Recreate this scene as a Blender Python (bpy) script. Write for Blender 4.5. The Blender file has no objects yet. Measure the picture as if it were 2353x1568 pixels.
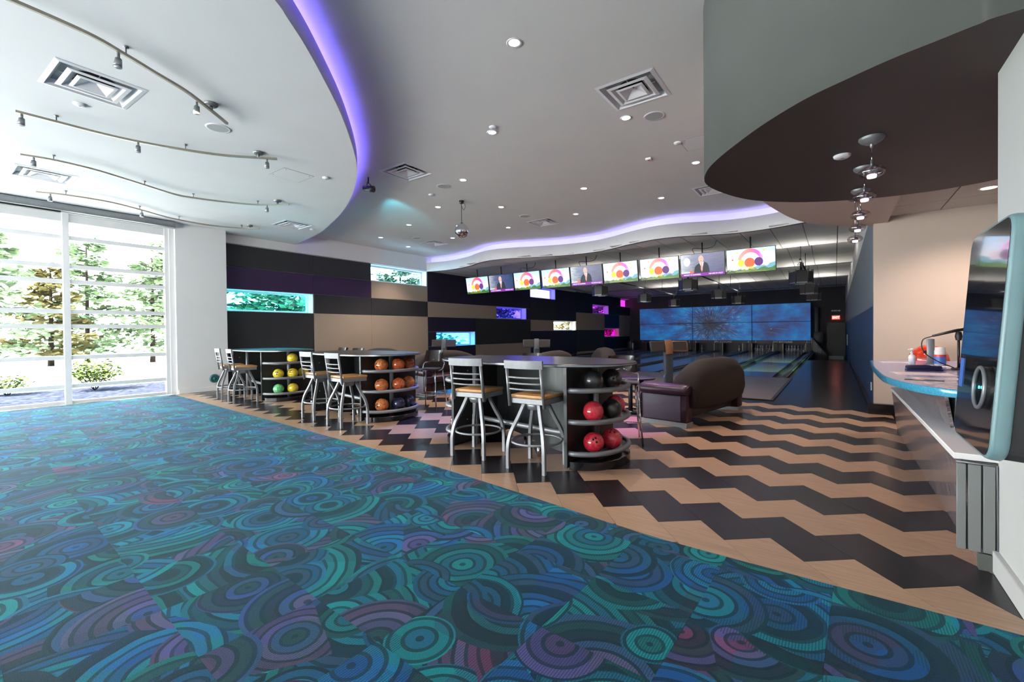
import bpy, bmesh, math, random
from mathutils import Vector, Matrix
random.seed(7)
R = math.radians
SC = bpy.context.scene
COL = SC.collection

# ------------------------------------------------------------------ camera, world, sun, exposure
CAM_H = 1.40
cam_d = bpy.data.cameras.new('camera')
cam = bpy.data.objects.new('camera', cam_d); COL.objects.link(cam)
yaw, pit, rol = R(35.993), R(0.6241), R(-0.5957)
fw = Vector((-math.sin(yaw), math.cos(yaw), 0)); rt = Vector((math.cos(yaw), math.sin(yaw), 0)); up = Vector((0, 0, 1))
f2 = fw * math.cos(pit) - up * math.sin(pit); u2 = up * math.cos(pit) + fw * math.sin(pit)
r3 = rt * math.cos(rol) + u2 * math.sin(rol); u3 = u2 * math.cos(rol) - rt * math.sin(rol)
cm = Matrix((r3, u3, -f2)).transposed().to_4x4(); cm.translation = Vector((0, 0, CAM_H))
cam.matrix_world = cm
cam_d.sensor_width = 36.0; cam_d.lens = 1022.3 / 2353 * 36.0
cam_d.shift_y = -(784 - 775.1) / 2353
cam_d.clip_start = 0.05; cam_d.clip_end = 300
SC.camera = cam

SC.view_settings.view_transform = 'Standard'; SC.view_settings.look = 'None'
SC.view_settings.gamma = 1.0; SC.view_settings.use_curve_mapping = False
SC.view_settings.exposure = 0.42
SC.cycles.max_bounces = 8; SC.cycles.diffuse_bounces = 5; SC.cycles.glossy_bounces = 4
SC.cycles.transparent_max_bounces = 16; SC.cycles.transmission_bounces = 6
SC.cycles.sample_clamp_indirect = 6.0; SC.cycles.caustics_reflective = False; SC.cycles.caustics_refractive = False
SC.cycles.use_denoising = True

W = bpy.data.worlds.new('world'); SC.world = W; W.use_nodes = True
wn = W.node_tree.nodes; wl = W.node_tree.links
bg = wn['Background']
tc = wn.new('ShaderNodeTexCoord'); sx = wn.new('ShaderNodeSeparateXYZ'); wl.new(tc.outputs['Generated'], sx.inputs[0])
wr = wn.new('ShaderNodeValToRGB'); wl.new(sx.outputs['Z'], wr.inputs[0])
wr.color_ramp.elements[0].position = 0.0; wr.color_ramp.elements[0].color = (1.0, 0.985, 0.96, 1)
wr.color_ramp.elements[1].position = 0.9; wr.color_ramp.elements[1].color = (0.80, 0.90, 1.0, 1)
wl.new(wr.outputs[0], bg.inputs['Color'])
bg.inputs['Strength'].default_value = 16.0

sun_d = bpy.data.lights.new('sun', 'SUN'); sun_d.energy = 75.0; sun_d.angle = R(0.6); sun_d.color = (1, 0.95, 0.86)
sun = bpy.data.objects.new('sun', sun_d); COL.objects.link(sun)
sun.rotation_euler = Vector((0.07, 0.62, -0.78)).to_track_quat('-Z', 'Y').to_euler()

# ------------------------------------------------------------------ materials
def nm(name):
    m = bpy.data.materials.new(name); m.use_nodes = True
    nt = m.node_tree; b = nt.nodes['Principled BSDF']
    return m, nt, b
def mixc(nt, fac, a, b, blend='MIX'):
    n = nt.nodes.new('ShaderNodeMix'); n.data_type = 'RGBA'; n.blend_type = blend
    for s, v in ((n.inputs['Factor'], fac), (n.inputs['A'], a), (n.inputs['B'], b)):
        pass
    def put(sock, v):
        if isinstance(v, bpy.types.NodeSocket): nt.links.new(v, sock)
        elif isinstance(v, (tuple, list)): sock.default_value = (*v[:3], 1)
        else: sock.default_value = v
    put(n.inputs[0], fac); put(n.inputs[6], a); put(n.inputs[7], b)
    return n.outputs[2]
def mth(nt, op, a, b=None, c=None, clamp=False):
    n = nt.nodes.new('ShaderNodeMath'); n.operation = op; n.use_clamp = clamp
    for i, v in enumerate((a, b, c)):
        if v is None: continue
        if isinstance(v, bpy.types.NodeSocket): nt.links.new(v, n.inputs[i])
        else: n.inputs[i].default_value = v
    return n.outputs[0]
def noise(nt, vec, scale, detail=2.0, rough=0.5, dist=0.0):
    n = nt.nodes.new('ShaderNodeTexNoise'); n.inputs['Scale'].default_value = scale
    n.inputs['Detail'].default_value = detail; n.inputs['Roughness'].default_value = rough; n.inputs['Distortion'].default_value = dist
    if vec is not None: nt.links.new(vec, n.inputs['Vector'])
    return n
def ramp(nt, fac, stops, interp='LINEAR'):
    n = nt.nodes.new('ShaderNodeValToRGB'); cr = n.color_ramp; cr.interpolation = interp
    while len(cr.elements) < len(stops): cr.elements.new(0.5)
    for e, (p, c) in zip(cr.elements, stops): e.position = p; e.color = (*c[:3], 1)
    nt.links.new(fac, n.inputs[0]); return n.outputs[0]
def texco(nt, which='Object'):
    return nt.nodes.new('ShaderNodeTexCoord').outputs[which]
def mapping(nt, vec, loc=(0, 0, 0), rot=(0, 0, 0), sc=(1, 1, 1)):
    n = nt.nodes.new('ShaderNodeMapping'); nt.links.new(vec, n.inputs[0])
    n.inputs['Location'].default_value = loc; n.inputs['Rotation'].default_value = rot; n.inputs['Scale'].default_value = sc
    return n.outputs[0]
def bump(nt, b, h, strength=0.2, dist=0.01):
    n = nt.nodes.new('ShaderNodeBump'); n.inputs['Strength'].default_value = strength; n.inputs['Distance'].default_value = dist
    nt.links.new(h, n.inputs['Height']); nt.links.new(n.outputs[0], b.inputs['Normal'])
def setp(b, **k):
    for a, v in k.items():
        b.inputs[a.replace('_', ' ')].default_value = (*v, 1) if isinstance(v, tuple) and len(v) == 3 else v

def paint(name, c, rough=0.6, var=0.06, scale=6.0, metal=0.0, bmp=0.0, bscale=120.0, coat=0.0):
    m, nt, b = nm(name); v = texco(nt)
    n = noise(nt, v, scale, 3)
    lo = tuple(x * (1 - var) for x in c); hi = tuple(min(1, x * (1 + var)) for x in c)
    nt.links.new(ramp(nt, n.outputs['Fac'], [(0.3, lo), (0.7, hi)]), b.inputs['Base Color'])
    setp(b, Roughness=rough, Metallic=metal)
    if rough >= 0.95 or 'leaf' in name: b.inputs['Specular IOR Level'].default_value = 0.0
    if coat: b.inputs['Coat Weight'].default_value = coat; b.inputs['Coat Roughness'].default_value = 0.08
    if bmp:
        n2 = noise(nt, v, bscale, 2); bump(nt, b, n2.outputs['Fac'], bmp, 0.004)
    return m
def emit(name, c, s, backdark=False):
    m, nt, b = nm(name); setp(b, Base_Color=(0.02, 0.02, 0.02), Roughness=0.5)
    b.inputs['Emission Color'].default_value = (*c, 1); b.inputs['Emission Strength'].default_value = s
    return m

M = {}
M['pillar'] = paint('pillar_paint', (0.52, 0.535, 0.52), 0.55, 0.02, 2)
M['white'] = paint('white_paint', (0.80, 0.80, 0.79), 0.55, 0.02, 2)
M['ceil_hi'] = paint('upper_ceiling_paint', (0.74, 0.73, 0.71), 0.8, 0.02, 1.5)
M['ceil_lo'] = paint('lobby_ceiling_paint', (0.78, 0.79, 0.79), 0.75, 0.02, 1.5)
M['brown'] = paint('brown_paint', (0.036, 0.025, 0.023), 0.6, 0.08, 3)
M['sage'] = paint('sage_grey_paint', (0.082, 0.090, 0.083), 0.75, 0.04, 2)
M['beige'] = paint('beige_paint', (0.54, 0.45, 0.385), 0.7, 0.02, 2)
M['beige2'] = paint('beige_soffit_paint', (0.60, 0.50, 0.44), 0.7, 0.02, 2)
M['backwall'] = paint('dark_brown_wall', (0.045, 0.034, 0.032), 0.7, 0.1, 2)
M['black'] = paint('black_satin', (0.012, 0.012, 0.013), 0.45, 0.2, 8)
M['blackgloss'] = paint('black_gloss', (0.008, 0.008, 0.010), 0.15, 0.1, 8)
M['panel_char'] = paint('charcoal_panel_fabric', (0.030, 0.031, 0.034), 0.75, 0.15, 40, bmp=0.15, bscale=300)
M['panel_purple'] = paint('purple_panel_fabric', (0.040, 0.018, 0.068), 0.7, 0.12, 40, bmp=0.15, bscale=300)
M['panel_navy'] = paint('navy_panel_fabric', (0.012, 0.010, 0.040), 0.7, 0.12, 40, bmp=0.15, bscale=300)
M['panel_aub'] = paint('aubergine_panel_fabric', (0.018, 0.010, 0.030), 0.6, 0.12, 40, bmp=0.15, bscale=300)
M['panel_beige'] = paint('beige_panel_fabric', (0.42, 0.345, 0.26), 0.8, 0.06, 40, bmp=0.15, bscale=300)
M['panel_blue'] = paint('blue_panel_fabric', (0.012, 0.035, 0.13), 0.7, 0.1, 40, bmp=0.15, bscale=300)
M['silver'] = paint('brushed_silver', (0.22, 0.23, 0.245), 0.42, 0.05, 30, metal=0.5)
M['silver_paint'] = paint('silver_paint', (0.26, 0.275, 0.29), 0.38, 0.04, 20, metal=0.55)
M['chrome'] = paint('chrome', (0.75, 0.75, 0.77), 0.1, 0.03, 10, metal=1.0)
M['nickel'] = paint('bronze_nickel', (0.30, 0.27, 0.22), 0.35, 0.06, 20, metal=0.8)
M['steel'] = None
M['vent'] = paint('vent_white', (0.82, 0.82, 0.84), 0.4, 0.03, 8)
M['ventdark'] = paint('vent_throat', (0.012, 0.012, 0.014), 0.8)
M['speaker'] = paint('speaker_grille', (0.42, 0.44, 0.44), 0.7, 0.15, 400)
M['leather'] = paint('plum_leather', (0.030, 0.010, 0.022), 0.32, 0.15, 12, bmp=0.15, bscale=90)
M['greyvinyl'] = paint('lilac_grey_vinyl', (0.10, 0.088, 0.125), 0.45, 0.06, 20)
M['sofafab'] = paint('brown_sofa_fabric', (0.017, 0.011, 0.008), 0.85, 0.18, 60, bmp=0.3, bscale=260)
M['sofafab2'] = paint('grey_brown_sofa_fabric', (0.050, 0.042, 0.046), 0.85, 0.18, 60, bmp=0.3, bscale=260)
M['teal'] = paint('teal_enamel', (0.16, 0.27, 0.29), 0.35, 0.05, 6)
M['tealglow'] = None
M['rubber'] = paint('black_rubber', (0.02, 0.02, 0.022), 0.8)
M['plastic_grey'] = paint('grey_plastic', (0.055, 0.063, 0.075), 0.4, 0.05, 10)
M['plastic_dark'] = paint('dark_plastic', (0.018, 0.019, 0.021), 0.4, 0.08, 10)
M['tan'] = paint('tan_plastic', (0.17, 0.075, 0.03), 0.45, 0.05, 10)
M['paper'] = paint('printed_paper', (0.82, 0.76, 0.78), 0.5, 0.03, 10)
M['yellowp'] = paint('yellow_print', (0.75, 0.55, 0.08), 0.5, 0.03, 10)
M['redp'] = paint('red_print', (0.65, 0.05, 0.05), 0.4, 0.05, 10)
M['bluep'] = paint('blue_print', (0.06, 0.16, 0.5), 0.4, 0.05, 10)
M['navyplastic'] = paint('navy_plastic', (0.01, 0.012, 0.05), 0.35, 0.08, 10)
M['hole'] = paint('finger_hole_black', (0.004, 0.004, 0.004), 0.9)
M['pinwhite'] = paint('pin_white', (0.80, 0.78, 0.76), 0.25, 0.02, 20)
M['rib'] = paint('laminate_rib', (0.11, 0.085, 0.085), 0.3)
M['purplelam'] = paint('purple_laminate', (0.035, 0.012, 0.07), 0.3)
M['mulch'] = paint('slate_mulch', (0.020, 0.022, 0.034), 0.95, 0.6, 9, bmp=0.8, bscale=30)
M['lawn'] = paint('overbright_lawn', (0.72, 0.72, 0.66), 0.95, 0.06, 3)  # glare put into the lawn colour, pale enough to bounce light onto the ceiling
M['bark'] = paint('bark', (0.025, 0.020, 0.017), 0.95, 0.3, 10)
M['leafA'] = paint('shrub_leaf', (0.075, 0.11, 0.03), 0.7, 0.4, 3)
M['leafB'] = paint('pine_leaf', (0.11, 0.16, 0.09), 0.7, 0.5, 2)
M['leafC'] = paint('yellow_leaf', (0.13, 0.115, 0.05), 0.7, 0.4, 2)

# wood-grain seat, floor tiles, dark boards
def grain(name, lo, hi, rough, scale=(4, 60, 4), coat=0.0, ori=0.0, rnd=0.12, bmp=0.1, spec=0.5):
    m, nt, b = nm(name); v = texco(nt)
    oi = nt.nodes.new('ShaderNodeObjectInfo')
    add = nt.nodes.new('ShaderNodeVectorMath'); add.operation = 'ADD'
    cmb = nt.nodes.new('ShaderNodeCombineXYZ')
    r = mth(nt, 'MULTIPLY', oi.outputs['Random'], 37.0)
    for i in range(3): nt.links.new(r, cmb.inputs[i])
    nt.links.new(v, add.inputs[0]); nt.links.new(cmb.outputs[0], add.inputs[1])
    mp = mapping(nt, add.outputs[0], rot=(0, 0, ori), sc=scale)
    n = noise(nt, mp, 1.0, 4, 0.6, 0.4)
    c = ramp(nt, n.outputs['Fac'], [(0.25, lo), (0.75, hi)])
    k = mth(nt, 'ADD', mth(nt, 'MULTIPLY', oi.outputs['Random'], 2 * rnd), 1 - rnd)
    hs = nt.nodes.new('ShaderNodeHueSaturation'); nt.links.new(c, hs.inputs['Color']); nt.links.new(k, hs.inputs['Value'])
    nt.links.new(hs.outputs[0], b.inputs['Base Color'])
    setp(b, Roughness=rough); b.inputs['Specular IOR Level'].default_value = spec
    if coat: b.inputs['Coat Weight'].default_value = coat; b.inputs['Coat Roughness'].default_value = 0.12
    if bmp: bump(nt, b, n.outputs['Fac'], bmp, 0.003)
    return m
M['seatwood'] = grain('honey_oak_seat', (0.36, 0.17, 0.055), (0.50, 0.26, 0.09), 0.35, (6, 60, 6))
TH = R(-5.1)                                     # the chevron floor is turned a little against the walls
M['oak'] = grain('oak_floor_tile', (0.25, 0.155, 0.095), (0.42, 0.275, 0.175), 0.33, (3, 110, 3), ori=-(TH - R(45)), rnd=0.06)
M['ebony'] = grain('ebony_floor_tile', (0.007, 0.006, 0.008), (0.020, 0.016, 0.018), 0.26, (3, 110, 3), ori=-(TH + R(45)), rnd=0.15, bmp=0.25, spec=0.35)
M['board'] = grain('dark_walkway_board', (0.006, 0.006, 0.009), (0.014, 0.012, 0.016), 0.2, (1.2, 26, 1), bmp=0.25, rnd=0, spec=0.35)
M['approach'] = grain('approach_maple', (0.15, 0.125, 0.115), (0.23, 0.19, 0.175), 0.3, (40, 0.8, 1), rnd=0, bmp=0.04)
M['lane'] = grain('lane_maple', (0.13, 0.095, 0.068), (0.20, 0.148, 0.105), 0.14, (26, 0.5, 1), rnd=0.1, bmp=0.0)
M['gutter'] = paint('gutter_grey', (0.03, 0.035, 0.045), 0.35, 0.1, 4)
M['cap'] = paint('capping_blue_grey', (0.07, 0.09, 0.13), 0.35, 0.1, 3)

def steel_mat():
    m, nt, b = nm('steel_laminate'); v = texco(nt)
    n = noise(nt, mapping(nt, v, sc=(40, 40, 2)), 1.0, 3)
    nt.links.new(ramp(nt, n.outputs['Fac'], [(0.3, (0.030, 0.035, 0.038)), (0.7, (0.055, 0.063, 0.067))]), b.inputs['Base Color'])
    setp(b, Roughness=0.34, Metallic=0.35); return m
M['steel'] = steel_mat()
def laminate():
    m, nt, b = nm('counter_woodgrain_laminate'); v = texco(nt)
    n = noise(nt, mapping(nt, v, sc=(3, 62, 2.0)), 1.0, 5, 0.7)
    nt.links.new(ramp(nt, n.outputs['Fac'], [(0.36, (0.050, 0.040, 0.044)), (0.50, (0.17, 0.135, 0.14)), (0.62, (0.46, 0.38, 0.39))]), b.inputs['Base Color'])
    setp(b, Roughness=0.2); b.inputs['Coat Weight'].default_value = 0.4; b.inputs['Coat Roughness'].default_value = 0.1
    return m
M['laminate'] = laminate()

def carpet_mat():
    m, nt, b = nm('swirl_carpet'); v = texco(nt)
    oi = nt.nodes.new('ShaderNodeObjectInfo')
    cmb = nt.nodes.new('ShaderNodeCombineXYZ')
    nt.links.new(mth(nt, 'MULTIPLY', oi.outputs['Random'], 71.0), cmb.inputs[0])
    nt.links.new(mth(nt, 'MULTIPLY', oi.outputs['Random'], 173.0), cmb.inputs[1])
    add = nt.nodes.new('ShaderNodeVectorMath'); add.operation = 'ADD'
    nt.links.new(v, add.inputs[0]); nt.links.new(cmb.outputs[0], add.inputs[1]); P = add.outputs[0]
    wob = noise(nt, P, 3.0, 2)
    wv = nt.nodes.new('ShaderNodeVectorMath'); wv.operation = 'SCALE'; wv.inputs['Scale'].default_value = 0.06
    nt.links.new(wob.outputs['Color'], wv.inputs[0])
    pw = nt.nodes.new('ShaderNodeVectorMath'); pw.operation = 'ADD'
    nt.links.new(P, pw.inputs[0]); nt.links.new(wv.outputs[0], pw.inputs[1]); PW = pw.outputs[0]
    TEAL = [(0, (0.010, 0.20, 0.22)), (0.18, (0.008, 0.028, 0.034)), (0.34, (0.010, 0.27, 0.28)), (0.5, (0.010, 0.075, 0.075)), (0.66, (0.012, 0.13, 0.21)), (0.82, (0.010, 0.16, 0.15))]
    BLUE = [(0, (0.012, 0.095, 0.22)), (0.18, (0.008, 0.024, 0.042)), (0.34, (0.016, 0.16, 0.30)), (0.5, (0.030, 0.060, 0.12)), (0.66, (0.010, 0.20, 0.27)), (0.82, (0.012, 0.085, 0.19))]
    PURP = [(0, (0.090, 0.060, 0.15)), (0.18, (0.020, 0.028, 0.045)), (0.34, (0.13, 0.095, 0.21)), (0.5, (0.022, 0.055, 0.06)), (0.66, (0.10, 0.050, 0.11)), (0.82, (0.045, 0.085, 0.20))]
    def discs(scale, off, rings, rmax, useP):
        mp = mapping(nt, useP, loc=off)
        vo = nt.nodes.new('ShaderNodeTexVoronoi'); vo.voronoi_dimensions = '2D'; vo.inputs['Scale'].default_value = scale
        vo.inputs['Randomness'].default_value = 0.9
        nt.links.new(mp, vo.inputs['Vector'])
        d = vo.outputs['Distance']; sc = nt.nodes.new('ShaderNodeSeparateColor'); nt.links.new(vo.outputs['Color'], sc.inputs[0])
        r = mth(nt, 'MULTIPLY', d, rings)
        k = mth(nt, 'FLOOR', r); fr = mth(nt, 'FRACT', r)
        h = mth(nt, 'FRACT', mth(nt, 'MULTIPLY', mth(nt, 'ADD', mth(nt, 'MULTIPLY', k, 0.377), sc.outputs[0]), 1.0))
        hue = sc.outputs[1]
        ct = ramp(nt, h, TEAL, 'CONSTANT'); cb = ramp(nt, h, BLUE, 'CONSTANT'); cp = ramp(nt, h, PURP, 'CONSTANT')
        c = mixc(nt, mth(nt, 'GREATER_THAN', hue, 0.40), ct, cb)
        c = mixc(nt, mth(nt, 'GREATER_THAN', hue, 0.74), c, cp)
        edge = mth(nt, 'LESS_THAN', fr, 0.30)
        c = mixc(nt, mth(nt, 'MULTIPLY', edge, 0.80), c, (0.007, 0.018, 0.024))
        rad = mth(nt, 'ADD', mth(nt, 'MULTIPLY', sc.outputs[2], rmax * 0.55), rmax * 0.45)
        return c, mth(nt, 'LESS_THAN', d, rad)
    c0, _ = discs(0.9, (3.1, 7.7, 0), 19.0, 9.0, PW)
    c1, m1 = discs(1.25, (11.3, 2.9, 0), 13.0, 0.62, PW)
    c2, m2 = discs(1.6, (0, 0, 0), 12.0, 0.46, PW)
    c3, m3 = discs(1.0, (29.0, 41.0, 0), 15.0, 0.34, P)
    c = mixc(nt, m1, c0, c1); c = mixc(nt, m2, c, c2); c = mixc(nt, m3, c, c3)
    # rectangular colour washes woven across the tile
    vb = nt.nodes.new('ShaderNodeTexVoronoi'); vb.voronoi_dimensions = '2D'; vb.distance = 'CHEBYCHEV'; vb.inputs['Scale'].default_value = 3.1
    vb.inputs['Randomness'].default_value = 0.7; nt.links.new(P, vb.inputs['Vector'])
    s2 = nt.nodes.new('ShaderNodeSeparateColor'); nt.links.new(vb.outputs['Color'], s2.inputs[0])
    wash = ramp(nt, s2.outputs[0], [(0, (0.9, 0.9, 0.9)), (0.45, (0.75, 0.95, 0.85)), (0.62, (0.85, 0.8, 1.3)), (0.86, (1.9, 0.55, 0.75))], 'CONSTANT')
    c = mixc(nt, 0.8, c, wash, 'MULTIPLY')
    # woven ribs and pile speckle
    wvt = nt.nodes.new('ShaderNodeTexWave'); wvt.inputs['Scale'].default_value = 26.0; wvt.wave_profile = 'TRI'; wvt.inputs['Distortion'].default_value = 0.0
    nt.links.new(v, wvt.inputs['Vector'])
    mask = mth(nt, 'GREATER_THAN', noise(nt, P, 1.3, 1).outputs['Fac'], 0.50)
    rib = mth(nt, 'MULTIPLY', mth(nt, 'GREATER_THAN', wvt.outputs['Fac'], 0.62), mask)
    c = mixc(nt, mth(nt, 'MULTIPLY', rib, 0.6), c, (0.008, 0.025, 0.035))
    sp = noise(nt, v, 260.0, 2, 0.7)
    c = mixc(nt, 1.0, c, ramp(nt, sp.outputs['Fac'], [(0.3, (0.55, 0.55, 0.55)), (0.7, (1.35, 1.35, 1.35))]), 'MULTIPLY')
    c = mixc(nt, 1.0, c, (0.74, 0.80, 0.80), 'MULTIPLY')
    nt.links.new(c, b.inputs['Base Color'])
    setp(b, Roughness=0.85); b.inputs['Sheen Weight'].default_value = 0.14; b.inputs['Sheen Roughness'].default_value = 0.5; b.inputs['Sheen Tint'].default_value = (0.25, 0.75, 1.0, 1)
    b.inputs['Specular IOR Level'].default_value = 0.12
    bump(nt, b, sp.outputs['Fac'], 0.5, 0.006)
    return m
M['carpet'] = carpet_mat()

def tile_mat():
    m, nt, b = nm('acoustic_tile'); v = texco(nt); oi = nt.nodes.new('ShaderNodeObjectInfo')
    n = noise(nt, v, 180.0, 2, 0.7)
    c = ramp(nt, n.outputs['Fac'], [(0.35, (0.52, 0.50, 0.47)), (0.6, (0.66, 0.64, 0.61))])
    hs = nt.nodes.new('ShaderNodeHueSaturation'); nt.links.new(c, hs.inputs['Color'])
    nt.links.new(mth(nt, 'ADD', mth(nt, 'MULTIPLY', oi.outputs['Random'], 0.06), 0.97), hs.inputs['Value'])
    nt.links.new(hs.outputs[0], b.inputs['Base Color']); setp(b, Roughness=0.9); bump(nt, b, n.outputs['Fac'], 0.3, 0.004)
    return m
M['ctile'] = tile_mat()
M['cgrid'] = paint('ceiling_grid', (0.10, 0.10, 0.10), 0.6)

def space_mat():
    m, nt, b = nm('starfield_screen')
    g = nt.nodes.new('ShaderNodeNewGeometry'); s = nt.nodes.new('ShaderNodeSeparateXYZ'); nt.links.new(g.outputs['Position'], s.inputs[0])
    x = mth(nt, 'SUBTRACT', s.outputs[0], -7.0); z = mth(nt, 'SUBTRACT', s.outputs[2], 1.75)
    z15 = mth(nt, 'MULTIPLY', z, 1.25)
    r = mth(nt, 'SQRT', mth(nt, 'ADD', mth(nt, 'MULTIPLY', x, x), mth(nt, 'MULTIPLY', z15, z15)))
    ang = mth(nt, 'ARCTAN2', z15, x)
    def pol(ks, kr, off):
        c = nt.nodes.new('ShaderNodeCombineXYZ'); nt.links.new(mth(nt, 'MULTIPLY', ang, ks), c.inputs[0])
        nt.links.new(mth(nt, 'MULTIPLY', r, kr), c.inputs[1]); c.inputs[2].default_value = off; return c.outputs[0]
    cl = noise(nt, pol(2.2, 0.45, 3.0), 1.6, 4, 0.6)
    col = ramp(nt, cl.outputs['Fac'], [(0.25, (0.045, 0.035, 0.085)), (0.42, (0.035, 0.085, 0.28)), (0.55, (0.02, 0.15, 0.46)), (0.68, (0.02, 0.25, 0.55)), (0.80, (0.02, 0.34, 0.48))])
    # dark plume round the vanishing point
    dk = noise(nt, pol(1.4, 0.9, 9.0), 1.5, 3)
    core = mth(nt, 'SUBTRACT', 1.0, mth(nt, 'DIVIDE', r, mth(nt, 'ADD', mth(nt, 'MULTIPLY', dk.outputs['Fac'], 2.6), 0.5)), clamp=True)
    col = mixc(nt, mth(nt, 'MULTIPLY', core, 1.2, clamp=True), col, (0.022, 0.016, 0.030))
    # streaks: thin in angle, long in radius
    st = noise(nt, pol(22.0, 0.8, 1.0), 3.0, 2, 0.5)
    near = mth(nt, 'SUBTRACT', 1.0, mth(nt, 'ABSOLUTE', mth(nt, 'SUBTRACT', mth(nt, 'DIVIDE', r, 1.5), 0.75)), clamp=True)
    stk = mth(nt, 'MULTIPLY', mth(nt, 'SMOOTHSTEP', 0.66, 0.80, st.outputs['Fac']) if False else mth(nt, 'MULTIPLY', mth(nt, 'SUBTRACT', st.outputs['Fac'], 0.58, clamp=True), 7.0, clamp=True), near)
    col = mixc(nt, stk, col, (0.55, 0.75, 0.9))
    soft = noise(nt, pol(9.0, 0.22, 5.0), 3.0, 2)
    col = mixc(nt, mth(nt, 'MULTIPLY', mth(nt, 'SUBTRACT', soft.outputs['Fac'], 0.55, clamp=True), 1.6, clamp=True), col, (0.05, 0.34, 0.62))
    # round stars
    vo = nt.nodes.new('ShaderNodeTexVoronoi'); vo.inputs['Scale'].default_value = 4.5; nt.links.new(g.outputs['Position'], vo.inputs['Vector'])
    sc = nt.nodes.new('ShaderNodeSeparateColor'); nt.links.new(vo.outputs['Color'], sc.inputs[0])
    star = mth(nt, 'LESS_THAN', vo.outputs['Distance'], mth(nt, 'MULTIPLY', mth(nt, 'POWER', sc.outputs[0], 5.0), 0.13))
    col = mixc(nt, mth(nt, 'MULTIPLY', star, 0.85), col, (0.65, 0.82, 1.0))
    nt.links.new(col, b.inputs['Emission Color']); b.inputs['Emission Strength'].default_value = 0.42
    nt.links.new(col, b.inputs['Base Color']); setp(b, Roughness=0.45)
    return m
M['space'] = space_mat()

def ball_mat(name, a, bcol, rough=0.12, swirl=5.0):
    m, nt, b = nm(name); v = texco(nt); oi = nt.nodes.new('ShaderNodeObjectInfo')
    mp = nt.nodes.new('ShaderNodeVectorMath'); mp.operation = 'ADD'
    c = nt.nodes.new('ShaderNodeCombineXYZ')
    for i in range(3): nt.links.new(mth(nt, 'MULTIPLY', oi.outputs['Random'], 13.0 + 7 * i), c.inputs[i])
    nt.links.new(v, mp.inputs[0]); nt.links.new(c.outputs[0], mp.inputs[1])
    n = noise(nt, mp.outputs[0], swirl, 3, 0.55, 2.6)
    nt.links.new(ramp(nt, n.outputs['Fac'], [(0.30, a), (0.47, bcol), (0.56, a), (0.70, bcol)]), b.inputs['Base Color'])
    setp(b, Roughness=rough); b.inputs['Coat Weight'].default_value = 0.6; b.inputs['Coat Roughness'].default_value = 0.06
    return m
BM = {
 'yellow': ball_mat('ball_yellow', (0.62, 0.44, 0.01), (0.75, 0.60, 0.06)),
 'green': ball_mat('ball_green', (0.03, 0.33, 0.08), (0.20, 0.55, 0.25)),
 'paleg': ball_mat('ball_pale_green', (0.10, 0.32, 0.20), (0.25, 0.50, 0.36)),
 'orange': ball_mat('ball_orange_swirl', (0.42, 0.07, 0.02), (0.62, 0.24, 0.07), swirl=6),
 'rust': ball_mat('ball_rust_swirl', (0.36, 0.030, 0.012), (0.58, 0.15, 0.04), swirl=6),
 'black': ball_mat('ball_black', (0.012, 0.012, 0.014), (0.020, 0.020, 0.022), 0.3),
 'navy': ball_mat('ball_navy', (0.010, 0.012, 0.045), (0.020, 0.022, 0.06)),
 'red': ball_mat('ball_red', (0.45, 0.010, 0.030), (0.58, 0.040, 0.060)),
 'redorange': ball_mat('ball_scarlet', (0.50, 0.018, 0.008), (0.62, 0.07, 0.02)),
 'pink': ball_mat('ball_dusty_pink', (0.48, 0.25, 0.19), (0.58, 0.36, 0.30)),
 'magenta': ball_mat('ball_magenta', (0.50, 0.10, 0.14), (0.62, 0.22, 0.24)),
 'white': ball_mat('ball_white', (0.60, 0.58, 0.62), (0.72, 0.70, 0.74)),
 'brownb': ball_mat('ball_brown', (0.12, 0.03, 0.02), (0.2, 0.06, 0.03)),
}
def glass(name, tint, refl=0.06):
    m = bpy.data.materials.new(name); m.use_nodes = True; nt = m.node_tree
    for n in list(nt.nodes):
        if n.type != 'OUTPUT_MATERIAL': nt.nodes.remove(n)
    out = [n for n in nt.nodes if n.type == 'OUTPUT_MATERIAL'][0]
    t = nt.nodes.new('ShaderNodeBsdfTransparent'); t.inputs[0].default_value = (*tint, 1)
    g = nt.nodes.new('ShaderNodeBsdfGlossy'); g.inputs['Roughness'].default_value = 0.02
    mx = nt.nodes.new('ShaderNodeMixShader'); mx.inputs[0].default_value = refl
    nt.links.new(t.outputs[0], mx.inputs[1]); nt.links.new(g.outputs[0], mx.inputs[2]); nt.links.new(mx.outputs[0], out.inputs[0])
    return m
M['glass'] = glass('clear_glass', (0.96, 0.98, 0.98))
M['led'] = emit('blue_violet_led', (0.16, 0.12, 1.0), 30)
M['led2'] = emit('lavender_led', (0.40, 0.34, 1.0), 8)
M['lamp'] = emit('warm_pink_lens', (1.0, 0.82, 0.92), 14)
M['bulb'] = emit('warm_bulb', (1.0, 0.75, 0.45), 25)
M['pinkbulb'] = emit('pink_bulb', (1.0, 0.62, 0.82), 9)
M['exitred'] = emit('exit_red', (1.0, 0.10, 0.07), 1.6)
M['exitwhite'] = emit('exit_letters', (1.0, 0.55, 0.5), 2.2)
M['lampdiff'] = paint('lane_lamp_diffuser', (0.30, 0.32, 0.34), 0.5)
M['cyanled'] = emit('cyan_led', (0.1, 0.8, 1.0), 3)

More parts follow.
